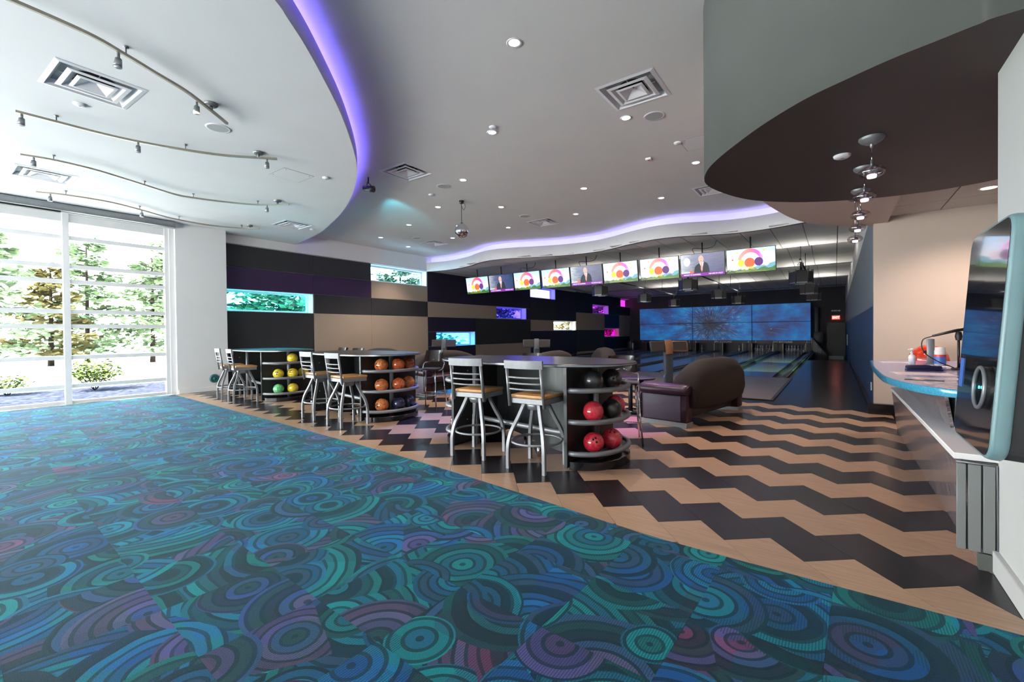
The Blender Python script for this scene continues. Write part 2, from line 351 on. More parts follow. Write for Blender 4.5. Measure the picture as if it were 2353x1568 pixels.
# ------------------------------------------------------------------ mesh helpers
class MB:
    def __init__(s): s.v = []; s.f = []; s.mi = []; s.sm = []
    def add(s, vs, fs, mi=0, smooth=False):
        k = len(s.v); s.v += [tuple(v) for v in vs]
        for f in fs: s.f.append(tuple(i + k for i in f)); s.mi.append(mi); s.sm.append(smooth)
        return s
    def box(s, x0, x1, y0, y1, z0, z1, mi=0):
        return s.add([(x0, y0, z0), (x1, y0, z0), (x1, y1, z0), (x0, y1, z0), (x0, y0, z1), (x1, y0, z1), (x1, y1, z1), (x0, y1, z1)],
                     [(0, 3, 2, 1), (4, 5, 6, 7), (0, 1, 5, 4), (1, 2, 6, 5), (2, 3, 7, 6), (3, 0, 4, 7)], mi)
    def prism(s, pts, z0, z1, mi=0, top=True, bot=True, smooth=False, mtop=None, mbot=None):
        n = len(pts); vs = [(p[0], p[1], z0) for p in pts] + [(p[0], p[1], z1) for p in pts]
        s.add(vs, [(i, (i + 1) % n, n + (i + 1) % n, n + i) for i in range(n)], mi, smooth)
        if top: s.add([(p[0], p[1], z1) for p in pts], [tuple(range(n))], mi if mtop is None else mtop)
        if bot: s.add([(p[0], p[1], z0) for p in pts], [tuple(range(n - 1, -1, -1))], mi if mbot is None else mbot)
        return s
    def tube(s, path, r, seg=8, mi=0, closed=False, cap=True, square=False):
        P = [Vector(p) for p in path]; n = len(P); rings = []; up0 = None
        for i, p in enumerate(P):
            a = P[(i - 1) % n] if (closed or i > 0) else p; b = P[(i + 1) % n] if (closed or i < n - 1) else p
            d = (b - a)
            d = d.normalized() if d.length > 1e-9 else Vector((0, 0, 1))
            if up0 is None: up0 = Vector((0, 0, 1)) if abs(d.z) < 0.9 else Vector((0, 1, 0))
            x = d.cross(up0)
            if x.length < 1e-6: x = d.cross(Vector((1, 0, 0)))
            x.normalize(); y = x.cross(d).normalized(); up0 = y
            rr = r[i] if isinstance(r, (list, tuple)) else r
            ns = 4 if square else seg; ph = math.pi / 4 if square else 0; k = math.sqrt(2) if square else 1
            rings.append([p + (x * math.cos(ph + 2 * math.pi * j / ns) + y * math.sin(ph + 2 * math.pi * j / ns)) * rr * k for j in range(ns)])
        ns = len(rings[0]); vs = [v for rg in rings for v in rg]; fs = []
        for i in range(n if closed else n - 1):
            for j in range(ns):
                a = i * ns + j; b = i * ns + (j + 1) % ns; i2 = (i + 1) % n
                fs.append((a, b, i2 * ns + (j + 1) % ns, i2 * ns + j))
        s.add(vs, fs, mi, not square)
        if cap and not closed:
            s.add(rings[0], [tuple(range(ns - 1, -1, -1))], mi); s.add(rings[-1], [tuple(range(ns))], mi)
        return s
    def lathe(s, prof, seg=20, c=(0, 0, 0), mi=0, axis='z', smooth=True):
        vs = []; fs = []
        for (r, h) in prof:
            for j in range(seg):
                a = 2 * math.pi * j / seg; x, y, z = r * math.cos(a), r * math.sin(a), h
                if axis == 'x': x, y, z = h, x, y
                elif axis == 'y': x, y, z = x, h, y
                vs.append((x + c[0], y + c[1], z + c[2]))
        for i in range(len(prof) - 1):
            for j in range(seg):
                fs.append((i * seg + j, i * seg + (j + 1) % seg, (i + 1) * seg + (j + 1) % seg, (i + 1) * seg + j))
        return s.add(vs, fs, mi, smooth)
    def sphere(s, r, c=(0, 0, 0), seg=24, ring=14, sc=(1, 1, 1), mi=0, smooth=True):
        pr = [(max(1e-5, r * math.sin(math.pi * i / ring)), -r * math.cos(math.pi * i / ring)) for i in range(ring + 1)]
        k = len(s.v); s.lathe(pr, seg, (0, 0, 0), mi, smooth=smooth)
        for i in range(k, len(s.v)):
            x, y, z = s.v[i]; s.v[i] = (x * sc[0] + c[0], y * sc[1] + c[1], z * sc[2] + c[2])
        return s
    def quad(s, a, b, c, d, mi=0): return s.add([a, b, c, d], [(0, 1, 2, 3)], mi)
    def sweepquad(s, rows, mi=0, smooth=True):
        n = len(rows[0]); fs = []
        for i in range(len(rows) - 1):
            for j in range(n - 1): fs.append((i * n + j, i * n + j + 1, (i + 1) * n + j + 1, (i + 1) * n + j))
        return s.add([v for r in rows for v in r], fs, mi, smooth)
    def build(s, name, mats, parent=None, bevel=0.0, bseg=2, kind=None, label=None, loc=None):
        me = bpy.data.meshes.new(name); me.from_pydata([tuple(v) for v in s.v], [], s.f)
        mats = mats if isinstance(mats, (list, tuple)) else [mats]
        for m in mats: me.materials.append(m)
        me.polygons.foreach_set('material_index', s.mi); me.polygons.foreach_set('use_smooth', s.sm)
        bm = bmesh.new(); bm.from_mesh(me)
        bmesh.ops.remove_doubles(bm, verts=bm.verts, dist=1e-5)
        bmesh.ops.recalc_face_normals(bm, faces=bm.faces)
        if bevel:
            es = [e for e in bm.edges if len(e.link_faces) == 2 and e.calc_face_angle(0) > R(35)]
            bmesh.ops.bevel(bm, geom=es, offset=bevel, segments=bseg, affect='EDGES', profile=0.5, clamp_overlap=True)
            for f in bm.faces: f.smooth = True
        bm.to_mesh(me); bm.free()
        if bevel:
            try: me.set_sharp_from_angle(angle=R(40))
            except Exception: pass
        o = bpy.data.objects.new(name, me); COL.objects.link(o)
        if parent is not None: o.parent = parent
        if kind: o['kind'] = kind
        if label: o['label'] = label
        if loc is not None: o.location = loc
        return o
def thing(name, label, cat, loc=(0, 0, 0), rotz=0.0, group=None):
    o = bpy.data.objects.new(name, None); o.empty_display_size = 0.1; COL.objects.link(o)
    o.location = loc; o.rotation_euler = (0, 0, rotz); o['label'] = label; o['category'] = cat
    if group: o['group'] = group
    return o
def tag(o, label, cat, group=None):
    o['label'] = label; o['category'] = cat
    if group: o['group'] = group
    return o
def struct(name):
    o = bpy.data.objects.new(name, None); o.empty_display_size = 0.1; COL.objects.link(o); o['kind'] = 'structure'; return o
def kids(o): return list(o.children)
def copy_tree(o, loc, rotz=0.0, label=None, group=None, skip=()):
    def rec(s, par):
        c = s.copy(); COL.objects.link(c)
        if par is not None: c.parent = par
        for ch in kids(s):
            if ch.name.split('.')[0] in skip: continue
            rec(ch, c)
        return c
    c = rec(o, None); c.location = loc; c.rotation_euler = (0, 0, rotz)
    if label: c['label'] = label
    if group: c['group'] = group
    return c
def catmull(pts, n=8, closed=False):
    P = [Vector(p) for p in pts]; out = []; m = len(P)
    rng = range(m if closed else m - 1)
    for i in rng:
        p1 = P[i]; p2 = P[(i + 1) % m]
        p0 = P[i - 1] if (closed or i > 0) else p1 * 2 - p2
        p3 = P[(i + 2) % m] if (closed or i < m - 2) else p2 * 2 - p1
        for k in range(n):
            t = k / n
            out.append(0.5 * ((2 * p1) + (p2 - p0) * t + (2 * p0 - 5 * p1 + 4 * p2 - p3) * t * t + (3 * p1 - p0 - 3 * p2 + p3) * t ** 3))
    if not closed: out.append(P[-1])
    return out
def text_obj(txt, size, mat, parent, origin, xdir, ydir, name='lettering', extrude=0.002, align='CENTER', shear=0.0, bold=0.0, width=None):
    cu = bpy.data.curves.new('t', 'FONT'); cu.body = txt; cu.size = size; cu.align_x = align; cu.align_y = 'CENTER'
    cu.extrude = extrude; cu.shear = shear; cu.offset = bold; cu.resolution_u = 2
    t = bpy.data.objects.new('t', cu); COL.objects.link(t)
    dg = bpy.context.evaluated_depsgraph_get()
    me = bpy.data.meshes.new_from_object(t.evaluated_get(dg)); bpy.data.objects.remove(t)
    X = Vector(xdir).normalized(); Y = Vector(ydir).normalized(); Z = X.cross(Y)
    k = 1.0
    if width:
        xs = [v.co.x for v in me.vertices]; k = width / max(1e-6, max(xs) - min(xs))
    for v in me.vertices:
        c = v.co.copy(); v.co = Vector(origin) + X * c.x * k + Y * c.y + Z * c.z
    me.materials.clear(); me.materials.append(mat)
    o = bpy.data.objects.new(name, me); COL.objects.link(o); o.parent = parent
    return o
def in_view(x, y, z):
    q = Vector((x, y, z)) - Vector((0, 0, CAM_H)); d = q.dot(f2)
    if d < 0.15: return False
    a = q.dot(r3) / d; b = q.dot(u3) / d
    return abs(a) < 1.25 and abs(b) < 0.85


# ================================================================== THE SETTING
ZH, ZL, ZT = 4.42, 4.10, 3.87                    # upper ceiling, lobby soffit, lane tile ceiling
FL = 34.0
# ---- floor: slab, ramped walkway, carpet tiles, chevron tiles, bowling approach
floor = struct('floor')
MB().box(-13.4, 4.2, -6.0, 15.0, -0.06, -0.012).build('subfloor', M['board'], floor)
MB().box(-13.6, -1.0, 15.0, 34.2, -0.30, -0.12).build('lane_foundation', M['black'], floor)
MB().box(-13.1, -11.75, 15.0, 33.9, -0.12, -0.01).build('wall_side_floor', M['board'], floor)
MB().box(-13.6, 0.8, 14.9, 34.2, -0.95, -0.80).box(-1.10, -1.02, 14.9, 34.0, -0.8, -0.02).build('foundation', M['black'], floor)
w = MB()
w.add([(-1.02, 15.0, -0.012), (0.52, 15.0, -0.012), (0.52, 24, -0.012), (-1.02, 24, -0.012), (0.52, 33.9, -0.53), (-1.02, 33.9, -0.53)],
      [(0, 1, 2, 3), (3, 2, 4, 5)])
w.build('walkway', M['board'], floor)
edge = [(-14, 3.95), (-12.4, 3.80), (-9.87, 3.67), (-7.82, 3.56), (-6.3, 3.476), (-5.12, 3.406), (-4.18, 3.349), (-3.4, 3.288), (-2.2, 3.151), (-1.07, 2.99), (-0.3, 2.975), (1.2, 2.975)]
def edge_y(x):
    for (a, ya), (b, yb) in zip(edge, edge[1:]):
        if x <= b: return ya + (yb - ya) * (x - a) / (b - a)
    return edge[-1][1]
def clip(poly, px, py, nx, ny):                  # keep the side where (p-P).n >= 0
    out = []
    for i in range(len(poly)):
        a, b = poly[i], poly[(i + 1) % len(poly)]
        da = (a[0] - px) * nx + (a[1] - py) * ny; db = (b[0] - px) * nx + (b[1] - py) * ny
        if da >= 0: out.append(a)
        if (da >= 0) != (db >= 0):
            t = da / (da - db); out.append((a[0] + (b[0] - a[0]) * t, a[1] + (b[1] - a[1]) * t))
    return out
def area(p): return abs(sum(p[i][0] * p[(i + 1) % len(p)][1] - p[(i + 1) % len(p)][0] * p[i][1] for i in range(len(p)))) / 2
def edge_clip(poly, keep_above):
    cx = sum(p[0] for p in poly) / len(poly); y0, y1 = edge_y(cx - 0.25), edge_y(cx + 0.25)
    d = (0.5, y1 - y0); n = (-d[1], d[0]) if keep_above else (d[1], -d[0])
    return clip(poly, cx, (y0 + y1) / 2, n[0], n[1])
# carpet tiles
CT = 0.535; rotc = R(-2.4); cc, cs = math.cos(rotc), math.sin(rotc)
backing = []
for i in range(-26, 8):
    for j in range(-14, 9):
        loc = [(i * CT, j * CT), ((i + 1) * CT, j * CT), ((i + 1) * CT, (j + 1) * CT), (i * CT, (j + 1) * CT)]
        wp = [(-1.666 + a * cc - b * cs, 1.790 + a * cs + b * cc) for a, b in [(x + 0, y - 3 * CT + 3 * CT) for x, y in loc]]
        wp = edge_clip(wp, False)
        if len(wp) < 3: continue
        wp = clip(wp, -12.72, 0, 1, 0)
        if len(wp) < 3: continue
        wp = clip(wp, 0.74, 0, -1, 0)
        if len(wp) < 3 or area(wp) < 0.004: continue
        cx = sum(p[0] for p in wp) / len(wp); cy = sum(p[1] for p in wp) / len(wp)
        if cy < -5.9: continue
        pl = [(p[0] - cx, p[1] - cy) for p in wp]
        if any(in_view(p[0], p[1], 0) for p in wp):
            k = 0.9985; b = MB(); b.prism([(p[0] * k, p[1] * k) for p in pl], -0.012, 0.0, bot=False)
            b.build('carpet_tile', M['carpet'], floor, loc=(cx, cy, 0))
        else: backing.append([(p[0], p[1]) for p in wp])
b = MB()
for pl in backing: b.prism(pl, -0.012, 0.0, bot=False)
if backing: b.build('carpet_field', M['carpet'], floor, kind='stuff')
# chevron tiles (two squares long, laid in stairs)
A = 0.449 / math.sqrt(2); ct, st_ = math.cos(TH), math.sin(TH)
def lat(i, j):
    a, b_ = i + j, i - j
    return (0.224 * a + 0.021 * b_, 0.056 - 0.016 * a + 0.221 * b_)
tiles = []
for n in range(4, 21):
    for i in range(-45, 60):
        j = i - 2 * n - 2
        poly = [lat(i, j), lat(i + 1, j), lat(i + 1, j + 2), lat(i, j + 2)]
        cx = sum(p[0] for p in poly) / 4
        if cx < -13.3 or cx > 1.4: continue
        poly = edge_clip(poly, True)
        if len(poly) < 3: continue
        poly = clip(poly, -12.74, 0, 1, 0)
        if len(poly) < 3: continue
        poly = clip(poly, 0.74, 0, -1, 0)
        if len(poly) < 3 or area(poly) < 0.003: continue
        cx = sum(p[0] for p in poly) / len(poly); cy = sum(p[1] for p in poly) / len(poly)
        vis = any(in_view(p[0], p[1], 0) for p in poly)
        tiles.append((0 if vis else 1, math.hypot(cx, cy) / max(0.2, area(poly) * 3), cx, cy, poly, n % 2))
tiles.sort(key=lambda t: t[:2])
rest = MB()
for k, (vis, d, cx, cy, poly, dark) in enumerate(tiles):
    g = 0.0020
    pl = []
    for p in poly:
        q = Vector((p[0] - cx, p[1] - cy)); pl.append(tuple(q * (1 - g / max(0.05, q.length))))
    h = random.uniform(-0.0004, 0.0004)
    if k < 300:
        MB().prism(pl, -0.012, h, bot=False).build('floor_tile', M['ebony'] if dark else M['oak'], floor, loc=(cx, cy, 0))
    else: rest.prism([(p[0] + cx, p[1] + cy) for p in pl], -0.012, h, mi=dark, bot=False)
rest.build('floor_tiles', [M['oak'], M['ebony']], floor, kind='stuff')
# approach
MB().box(-12.9, -1.05, 10.20, 15.0, -0.03, 0.003).build('approach', M['approach'], floor)
MB().box(-12.9, -0.99, 10.13, 10.20, -0.03, 0.004).box(-1.05, -0.99, 10.20, 15.0, -0.03, 0.004).build('approach_border', M['black'], floor)
MB().box(-12.9, -1.02, 14.97, 15.03, -0.03, 0.0045).build('foul_line', M['black'], floor)

# ---- left wall: white pier, big window, panelled wall with strip windows
XW = -13.10
def uy(u, x): return u
wins = [  # y0, y1, z0, z1, tint, label
 (5.10, 7.56, 2.06, 2.64, (0.30, 0.80, 0.90)), (9.72, 12.33, 3.27, 3.84, (0.45, 0.62, 0.75)),
 (12.83, 15.23, 0.86, 1.44, (0.16, 0.50, 0.85)), (16.82, 19.35, 2.08, 2.64, (0.16, 0.13, 0.65)),
 (19.75, 22.35, 3.27, 3.84, (0.25, 0.24, 0.70)), (22.15, 24.86, 1.49, 2.03, (0.75, 0.75, 0.70)),
 (27.25, 29.85, 2.62, 3.20, (0.28, 0.08, 0.42)), (29.15, 31.70, 1.02, 1.60, (0.36, 0.02, 0.27)), (32.05, 34.0, 3.27, 3.86, (0.32, 0.06, 0.34))]
wl_ = struct('wall_left')
ys = sorted({5.0, FL} | {w[0] for w in wins} | {min(w[1], FL) for w in wins}); zs = sorted({-0.7, 4.6} | {w[2] for w in wins} | {w[3] for w in wins})
b = MB()
for y0, y1 in zip(ys, ys[1:]):
    z0 = None
    for za, zb in zip(zs, zs[1:]):
        hole = any(w[0] - 1e-4 <= y0 and y1 <= w[1] + 1e-4 and w[2] - 1e-4 <= za and zb <= w[3] + 1e-4 for w in wins)
        if hole:
            if z0 is not None: b.box(-13.50, XW - 0.03, y0, y1, z0, za); z0 = None
        elif z0 is None: z0 = za
    if z0 is not None: b.box(-13.50, XW - 0.03, y0, y1, z0, zs[-1])
b.build('wall_body', M['white'], wl_)
MB().box(-13.50, -12.75, 3.90, 5.0, -0.06, 4.5).build('wall_pier', M['white'], wl_)
MB().box(-13.1, -12.75, -6, 3.90, 3.95, 4.5).build('wall_header', M['white'], wl_)
MB().box(XW - 0.03, XW + 0.02, 5.0, 12.40, 3.865, 4.6).build('wall_upper', M['white'], wl_)
MB().box(XW + 0.02, XW + 0.05, 5.0, 12.30, 3.862, 3.892).build('wall_ledge', M['white'], wl_)
MB().box(-12.75, -12.735, 3.92, 5.0, 0, 0.10).build('baseboard_left', M['white'], wl_)
pan = [ # y0,y1,z0,z1,mat
 (5.0, 7.58, 3.25, 3.85, 'panel_char'), (7.58, 9.70, 3.25, 3.85, 'panel_char'),
 (5.0, 7.58, 2.65, 3.25, 'panel_purple'), (7.58, 9.70, 2.65, 3.25, 'panel_purple'), (9.70, 12.36, 2.65, 3.25, 'panel_beige'),
 (7.58, 9.70, 2.05, 2.65, 'panel_char'), (9.70, 12.36, 2.05, 2.65, 'panel_char'),
 (5.0, 7.58, 0.0, 2.05, 'panel_char'), (7.58, 9.70, 0.0, 2.05, 'panel_beige'), (9.70, 12.36, 0.0, 2.05, 'panel_beige'),
 (12.36, 15.25, 2.65, 3.86, 'panel_aub'), (15.25, 19.73, 2.65, 3.86, 'panel_aub'), (12.36, 16.80, 2.05, 2.65, 'panel_beige'), (19.36, 19.73, 2.05, 2.65, 'panel_aub'),
 (12.36, 15.25, 1.45, 2.05, 'panel_navy'), (12.36, 12.82, 0.85, 1.45, 'panel_navy'), (12.36, 15.25, 0.0, 0.85, 'panel_navy'),
 (15.25, 19.73, 0.85, 2.05, 'panel_char'), (15.25, 19.73, 0.0, 0.85, 'panel_beige'),
 (19.73, 22.36, 2.05, 3.25, 'panel_char'), (22.36, 24.88, 2.05, 3.86, 'panel_aub'), (19.73, 22.13, 1.47, 2.05, 'panel_beige'), (19.73, 24.88, 0.0, 1.47, 'panel_navy'),
 (24.88, 27.22, 2.60, 3.90, 'panel_aub'), (27.22, 31.74, 3.22, 3.90, 'panel_aub'), (29.87, 31.74, 2.60, 3.22, 'panel_char'), (24.88, 29.12, 1.50, 2.60, 'panel_beige'), (24.88, 29.12, 0.0, 1.50, 'panel_char'),
 (29.12, 31.74, 1.62, 2.60, 'panel_blue'), (29.12, 34.0, 0.0, 1.0, 'panel_navy'), (31.74, 34.0, 1.0, 2.60, 'panel_beige'), (31.74, 34.0, 2.60, 3.25, 'panel_char'), (31.74, 32.03, 3.25, 3.9, 'panel_aub')]
for (y0, y1, z0, z1, mk) in pan:
    g = 0.004
    MB().box(XW - 0.03, XW, y0 + g, y1 - g, z0 + g, z1 - g).build('wall_panel', M[mk], wl_, bevel=0.003, bseg=1)
MB().box(XW, XW + 0.05, 24.9, FL, 0.0, 0.12).build('baseboard_left', M['panel_beige'], wl_)
for k, (y0, y1, z0, z1, tint) in enumerate(wins):
    wn_ = struct('window_%d' % (k + 2))
    f = MB(); x0, x1 = -13.46, -13.40; t = 0.05
    f.box(x0, x1, y0, y1, z0, z0 + t).box(x0, x1, y0, y1, z1 - t, z1).box(x0, x1, y0, y0 + t, z0 + t, z1 - t).box(x0, x1, y1 - t, y1, z0 + t, z1 - t)
    f.build('window_frame', M['white'], wn_)
    MB().box(-13.435, -13.425, y0 + t, y1 - t, z0 + t, z1 - t).build('pane', glass('tinted_glass_%d' % k, tint), wn_)
# big window: mullions, rails and panes
w1 = struct('window_1'); XG = -12.92
rails = [0.035, 0.37, 0.97, 1.62, 1.93, 2.55, 2.865, 3.46, 3.86]; muls = [-5.6, -3.85, -1.95, 0.05, 2.05]
MB().box(XG - 0.05, XG + 0.07, 3.72, 3.80, 0, 3.95).box(XG - 0.05, XG + 0.10, 3.80, 3.90, 0, 3.95).build('window_jamb', M['white'], w1)
for y in muls: MB().box(XG - 0.05, XG + 0.07, y - 0.05, y + 0.05, 0, 3.95).build('mullion', M['white'], w1)
for z in rails:
    h = 0.042 if 0.1 < z < 3.8 else (0.035 if z < 1 else 0.08)
    for y0, y1 in zip(muls, muls[1:] + [3.77]):
        MB().box(XG - 0.03, XG + 0.05, y0 + 0.05, y1 - 0.05, z - h, z + h).build('window_rail', M['white'], w1)
for z0, z1 in zip(rails, rails[1:]):
    for y0, y1 in zip(muls, muls[1:] + [3.77]):
        MB().box(XG - 0.004, XG + 0.004, y0 + 0.05, y1 - 0.05, z0 + 0.03, z1 - 0.03).build('pane', M['glass'], w1)
# shade cassette over the big window
sh = thing('roller_shade', 'grey roller shade cassette above the big window wall', 'shade', (-12.65, -1.0, 4.0))
MB().box(-0.095, 0.09, -4.9, 4.86, -0.055, 0.085).build('cassette', M['silver_paint'], sh, bevel=0.01)
MB().box(-0.02, 0.02, -5.0, 2.95, -0.085, -0.055).build('hem_bar', M['black'], sh)
# rear and side walls of the lobby (behind the viewpoint), with openings added to let fill daylight in
wr_ = struct('wall_rear')                        # behind the viewpoint: made-up openings on the window side give soft fill
MB().box(-13.5, -3.0, -6.2, -6.0, 2.3, 4.5).build('wall_header', M['white'], wr_)
MB().box(-3.0, 0.95, -6.2, -6.0, -0.06, 4.5).build('wall_body', M['white'], wr_)
for x in (-13.3, -10.7, -8.1, -5.5, -3.05): MB().box(x - 0.08, x + 0.08, -6.2, -6.0, -0.06, 2.3).build('wall_pier', M['white'], wr_)
wp_ = struct('wall_right')
MB().box(0.75, 0.95, -6.2, 3.68, -0.06, ZH).box(0.95, 4.2, 3.5, 3.68, -0.06, 3.3).build('wall_body', M['pillar'], wp_)
MB().box(0.725, 0.75, -6.0, 3.68, 0, 0.125).box(0.75, 0.95, 3.68, 3.70, 0, 0.125).build('baseboard_right', M['pillar'], wp_, bevel=0.004, bseg=1)
MB().box(0.515, 0.7, 9.6, FL, -0.7, 1.78).build('wall_blue', paint('navy_blue_paint', (0.014, 0.040, 0.105), 0.5, 0.05, 2), wp_)
g = MB(); g.add([(0.515, 9.6, 1.78), (0.515, FL, 1.78), (0.515, FL, 2.95), (0.515, 9.6, 3.42), (0.7, 9.6, 1.78), (0.7, FL, 1.78), (0.7, FL, 2.95), (0.7, 9.6, 3.42)],
                [(0, 1, 2, 3), (4, 7, 6, 5), (0, 3, 7, 4), (1, 5, 6, 2)]); g.build('wall_grey', paint('slate_grey_paint', (0.135, 0.165, 0.20), 0.6, 0.04, 2), wp_)
g = MB(); g.add([(0.515, 9.6, 3.42), (0.515, FL, 2.95), (0.515, FL, 4.6), (0.515, 9.6, 4.6), (0.7, 9.6, 3.42), (0.7, FL, 2.95), (0.7, FL, 4.6), (0.7, 9.6, 4.6)],
                [(0, 1, 2, 3), (4, 7, 6, 5), (0, 3, 7, 4), (3, 2, 6, 7)]); g.build('wall_white', M['white'], wp_)
MB().box(0.49, 0.515, 9.46, 24, 0, 0.10).build('baseboard_right', M['panel_navy'], wp_)
wb = struct('wall_back')
MB().box(-13.5, 0.7, 33.99, 34.2, -0.7, 4.6).box(-13.5, -0.40, 33.9, 34.0, -0.7, 4.6).box(0.51, 0.7, 33.9, 34.0, -0.7, 4.6).box(-0.40, 0.51, 33.9, 34.0, 1.80, 4.6).build('wall_body', M['backwall'], wb)
wc = struct('wall_counter')
MB().box(0.515, 4.2, 9.44, 9.6, -0.06, 3.4).box(4.0, 4.2, 3.68, 9.44, -0.06, 3.4).build('wall_body', M['beige'], wc)
MB().box(0.44, 0.90, 9.33, 9.44, 0, 0.17).build('baseboard_counter', M['blackgloss'], wc)
# door at the far end
d1 = struct('door_1')
MB().box(-0.40, -0.33, 33.84, 33.98, -0.53, 1.80).box(0.44, 0.51, 33.84, 33.98, -0.53, 1.80).box(-0.33, 0.44, 33.84, 33.98, 1.73, 1.80).build('door_frame', M['black'], d1)
MB().box(-0.33, 0.44, 33.90, 33.95, -0.53, 1.73).build('door_leaf', M['black'], d1)
MB().box(-0.32, 0.43, 33.885, 33.90, -0.50, -0.27).build('kick_plate', M['silver_paint'], d1)
MB().tube([(-0.27, 33.90, 0.44), (-0.27, 33.84, 0.44), (-0.16, 33.84, 0.44)], 0.014).lathe([(0.001, -0.012), (0.03, -0.012), (0.03, 0.0), (0.001, 0.0)], 12, (-0.27, 33.90, 0.44), axis='y').build('door_handle', M['chrome'], d1)

# ---- ceilings
ce = struct('ceiling')
VL = [(-6.45, 1.27), (-10.65, 1.45), (-10.78, 5.72)]
VH = [(-2.05, 5.48), (-6.48, 5.63), (-6.48, 10.48), (-10.88, 10.6), (-2.1, 10.3)]
def holed(name, outer, holes, z, mat):
    bm = bmesh.new(); es = []
    def loop(pts):
        vs = [bm.verts.new((x, y, z)) for x, y in pts]
        for a, b_ in zip(vs, vs[1:] + vs[:1]): es.append(bm.edges.new((a, b_)))
    loop(outer)
    for (x, y) in holes: loop([(x - .33, y - .33), (x + .33, y - .33), (x + .33, y + .33), (x - .33, y + .33)])
    bmesh.ops.triangle_fill(bm, use_beauty=True, use_dissolve=False, edges=es, normal=(0, 0, -1))
    me = bpy.data.meshes.new(name); bm.to_mesh(me); bm.free(); me.materials.append(mat)
    o = bpy.data.objects.new(name, me); COL.objects.link(o); o.parent = ce; return o
holed('upper_ceiling', [(-13.5, -6.2), (4.2, -6.2), (4.2, 13.4), (-13.5, 13.4)], VH, ZH, M['ceil_hi'])
MB().box(-13.6, 4.3, -6.3, 34.3, 4.62, 4.8).build('roof_slab', M['black'], ce)
# lobby soffit with its curved LED edge
ed = [(-13.1, 7.02), (-12.33, 6.88), (-11.07, 6.605), (-9.53, 6.08), (-8.38, 5.60), (-7.37, 5.09), (-6.61, 4.64), (-6.04, 4.227), (-5.43, 3.71), (-4.845, 3.168), (-4.335, 2.637), (-4.0, 2.266), (-3.77, 1.98), (-3.65, 1.82), (-3.35, 1.30), (-3.1, 0.5), (-3.0, -0.6), (-3.1, -2.0), (-3.4, -3.8), (-3.7, -6.1)]
cur = [tuple(v) for v in catmull([(x, y, 0) for x, y in ed], 5)]
poly = [(p[0], p[1]) for p in cur] + [(-13.1, -6.1)]
holed('lobby_soffit', poly, VL, ZL, M['ceil_lo'])
fa = MB(); fa.sweepquad([[(p[0], p[1], ZL) for p in cur], [(p[0], p[1], ZL + 0.235) for p in cur]])
def off(cu, d):
    out = []
    for i, p in enumerate(cu):
        a = Vector(cu[max(0, i - 1)]); b_ = Vector(cu[min(len(cu) - 1, i + 1)]); t = (b_ - a); t.z = 0; t.normalize()
        out.append((p[0] - t.y * d, p[1] + t.x * d))
    return out
inn = off(cur, -0.12)
fa.sweepquad([[(p[0], p[1], ZL + 0.235) for p in cur], [(p[0], p[1], ZL + 0.20) for p in off(cur, -0.03)], [(p[0], p[1], ZL + 0.02) for p in off(cur, -0.03)]])
fa.build('soffit_fascia', paint('fascia_paint', (0.50, 0.48, 0.48), 0.7, 0.02, 2), ce)
MB().tube([(p[0], p[1], ZL + 0.18) for p in inn[2:]], 0.018, 5).build('led_strip', M['led'], ce)
bk = off(cur, -0.34)
MB().sweepquad([[(p[0], p[1], ZL + 0.02) for p in bk], [(p[0], p[1], ZH) for p in bk]]).build('cove_back', M['ceil_hi'], ce)
# wave cove in front of the lanes
wv = [(-13.1, 12.30), (-12.4, 12.48), (-11.6, 12.45), (-10.75, 12.24), (-10.1, 11.93), (-9.4, 11.76), (-8.7, 11.86), (-7.89, 12.2), (-6.96, 12.5), (-6.1, 12.58), (-5.4, 12.42), (-4.7, 12.10), (-3.93, 11.87), (-3.27, 11.93), (-2.5, 12.25), (-1.93, 12.40), (-1.26, 12.36), (-0.55, 12.15), (0.515, 11.8)]
wc_ = [tuple(v) for v in catmull([(x, y, 0) for x, y in wv], 6)]
cb = MB()
o1 = wc_; o2 = off(wc_, 0.035)
cb.sweepquad([[(p[0], p[1], ZT - 0.03) for p in o1], [(p[0], p[1], 4.19) for p in o1]])
cb.sweepquad([[(p[0], p[1], 4.19) for p in o1], [(p[0], p[1], 4.19) for p in o2], [(p[0], p[1], 3.98) for p in o2]], smooth=False)
cb.build('cove_fascia', M['white'], ce)
o3 = off(wc_, 0.30); o4 = off(wc_, 0.10)
MB().sweepquad([[(p[0], p[1], ZT - 0.03) for p in o1], [(p[0], p[1], ZT - 0.03) for p in o4], [(p[0], p[1], ZT) for p in o4]], smooth=False).build('cove_lip', M['sage'], ce)
MB().sweepquad([[(p[0], p[1], 3.98) for p in o2], [(p[0], p[1], 3.98) for p in o3], [(p[0], p[1], ZH) for p in o3]], smooth=False).build('cove_back', M['white'], ce)
MB().tube([(p[0], p[1], 4.06) for p in off(wc_, 0.09)], 0.014, 5).build('led_strip', M['led2'], ce)
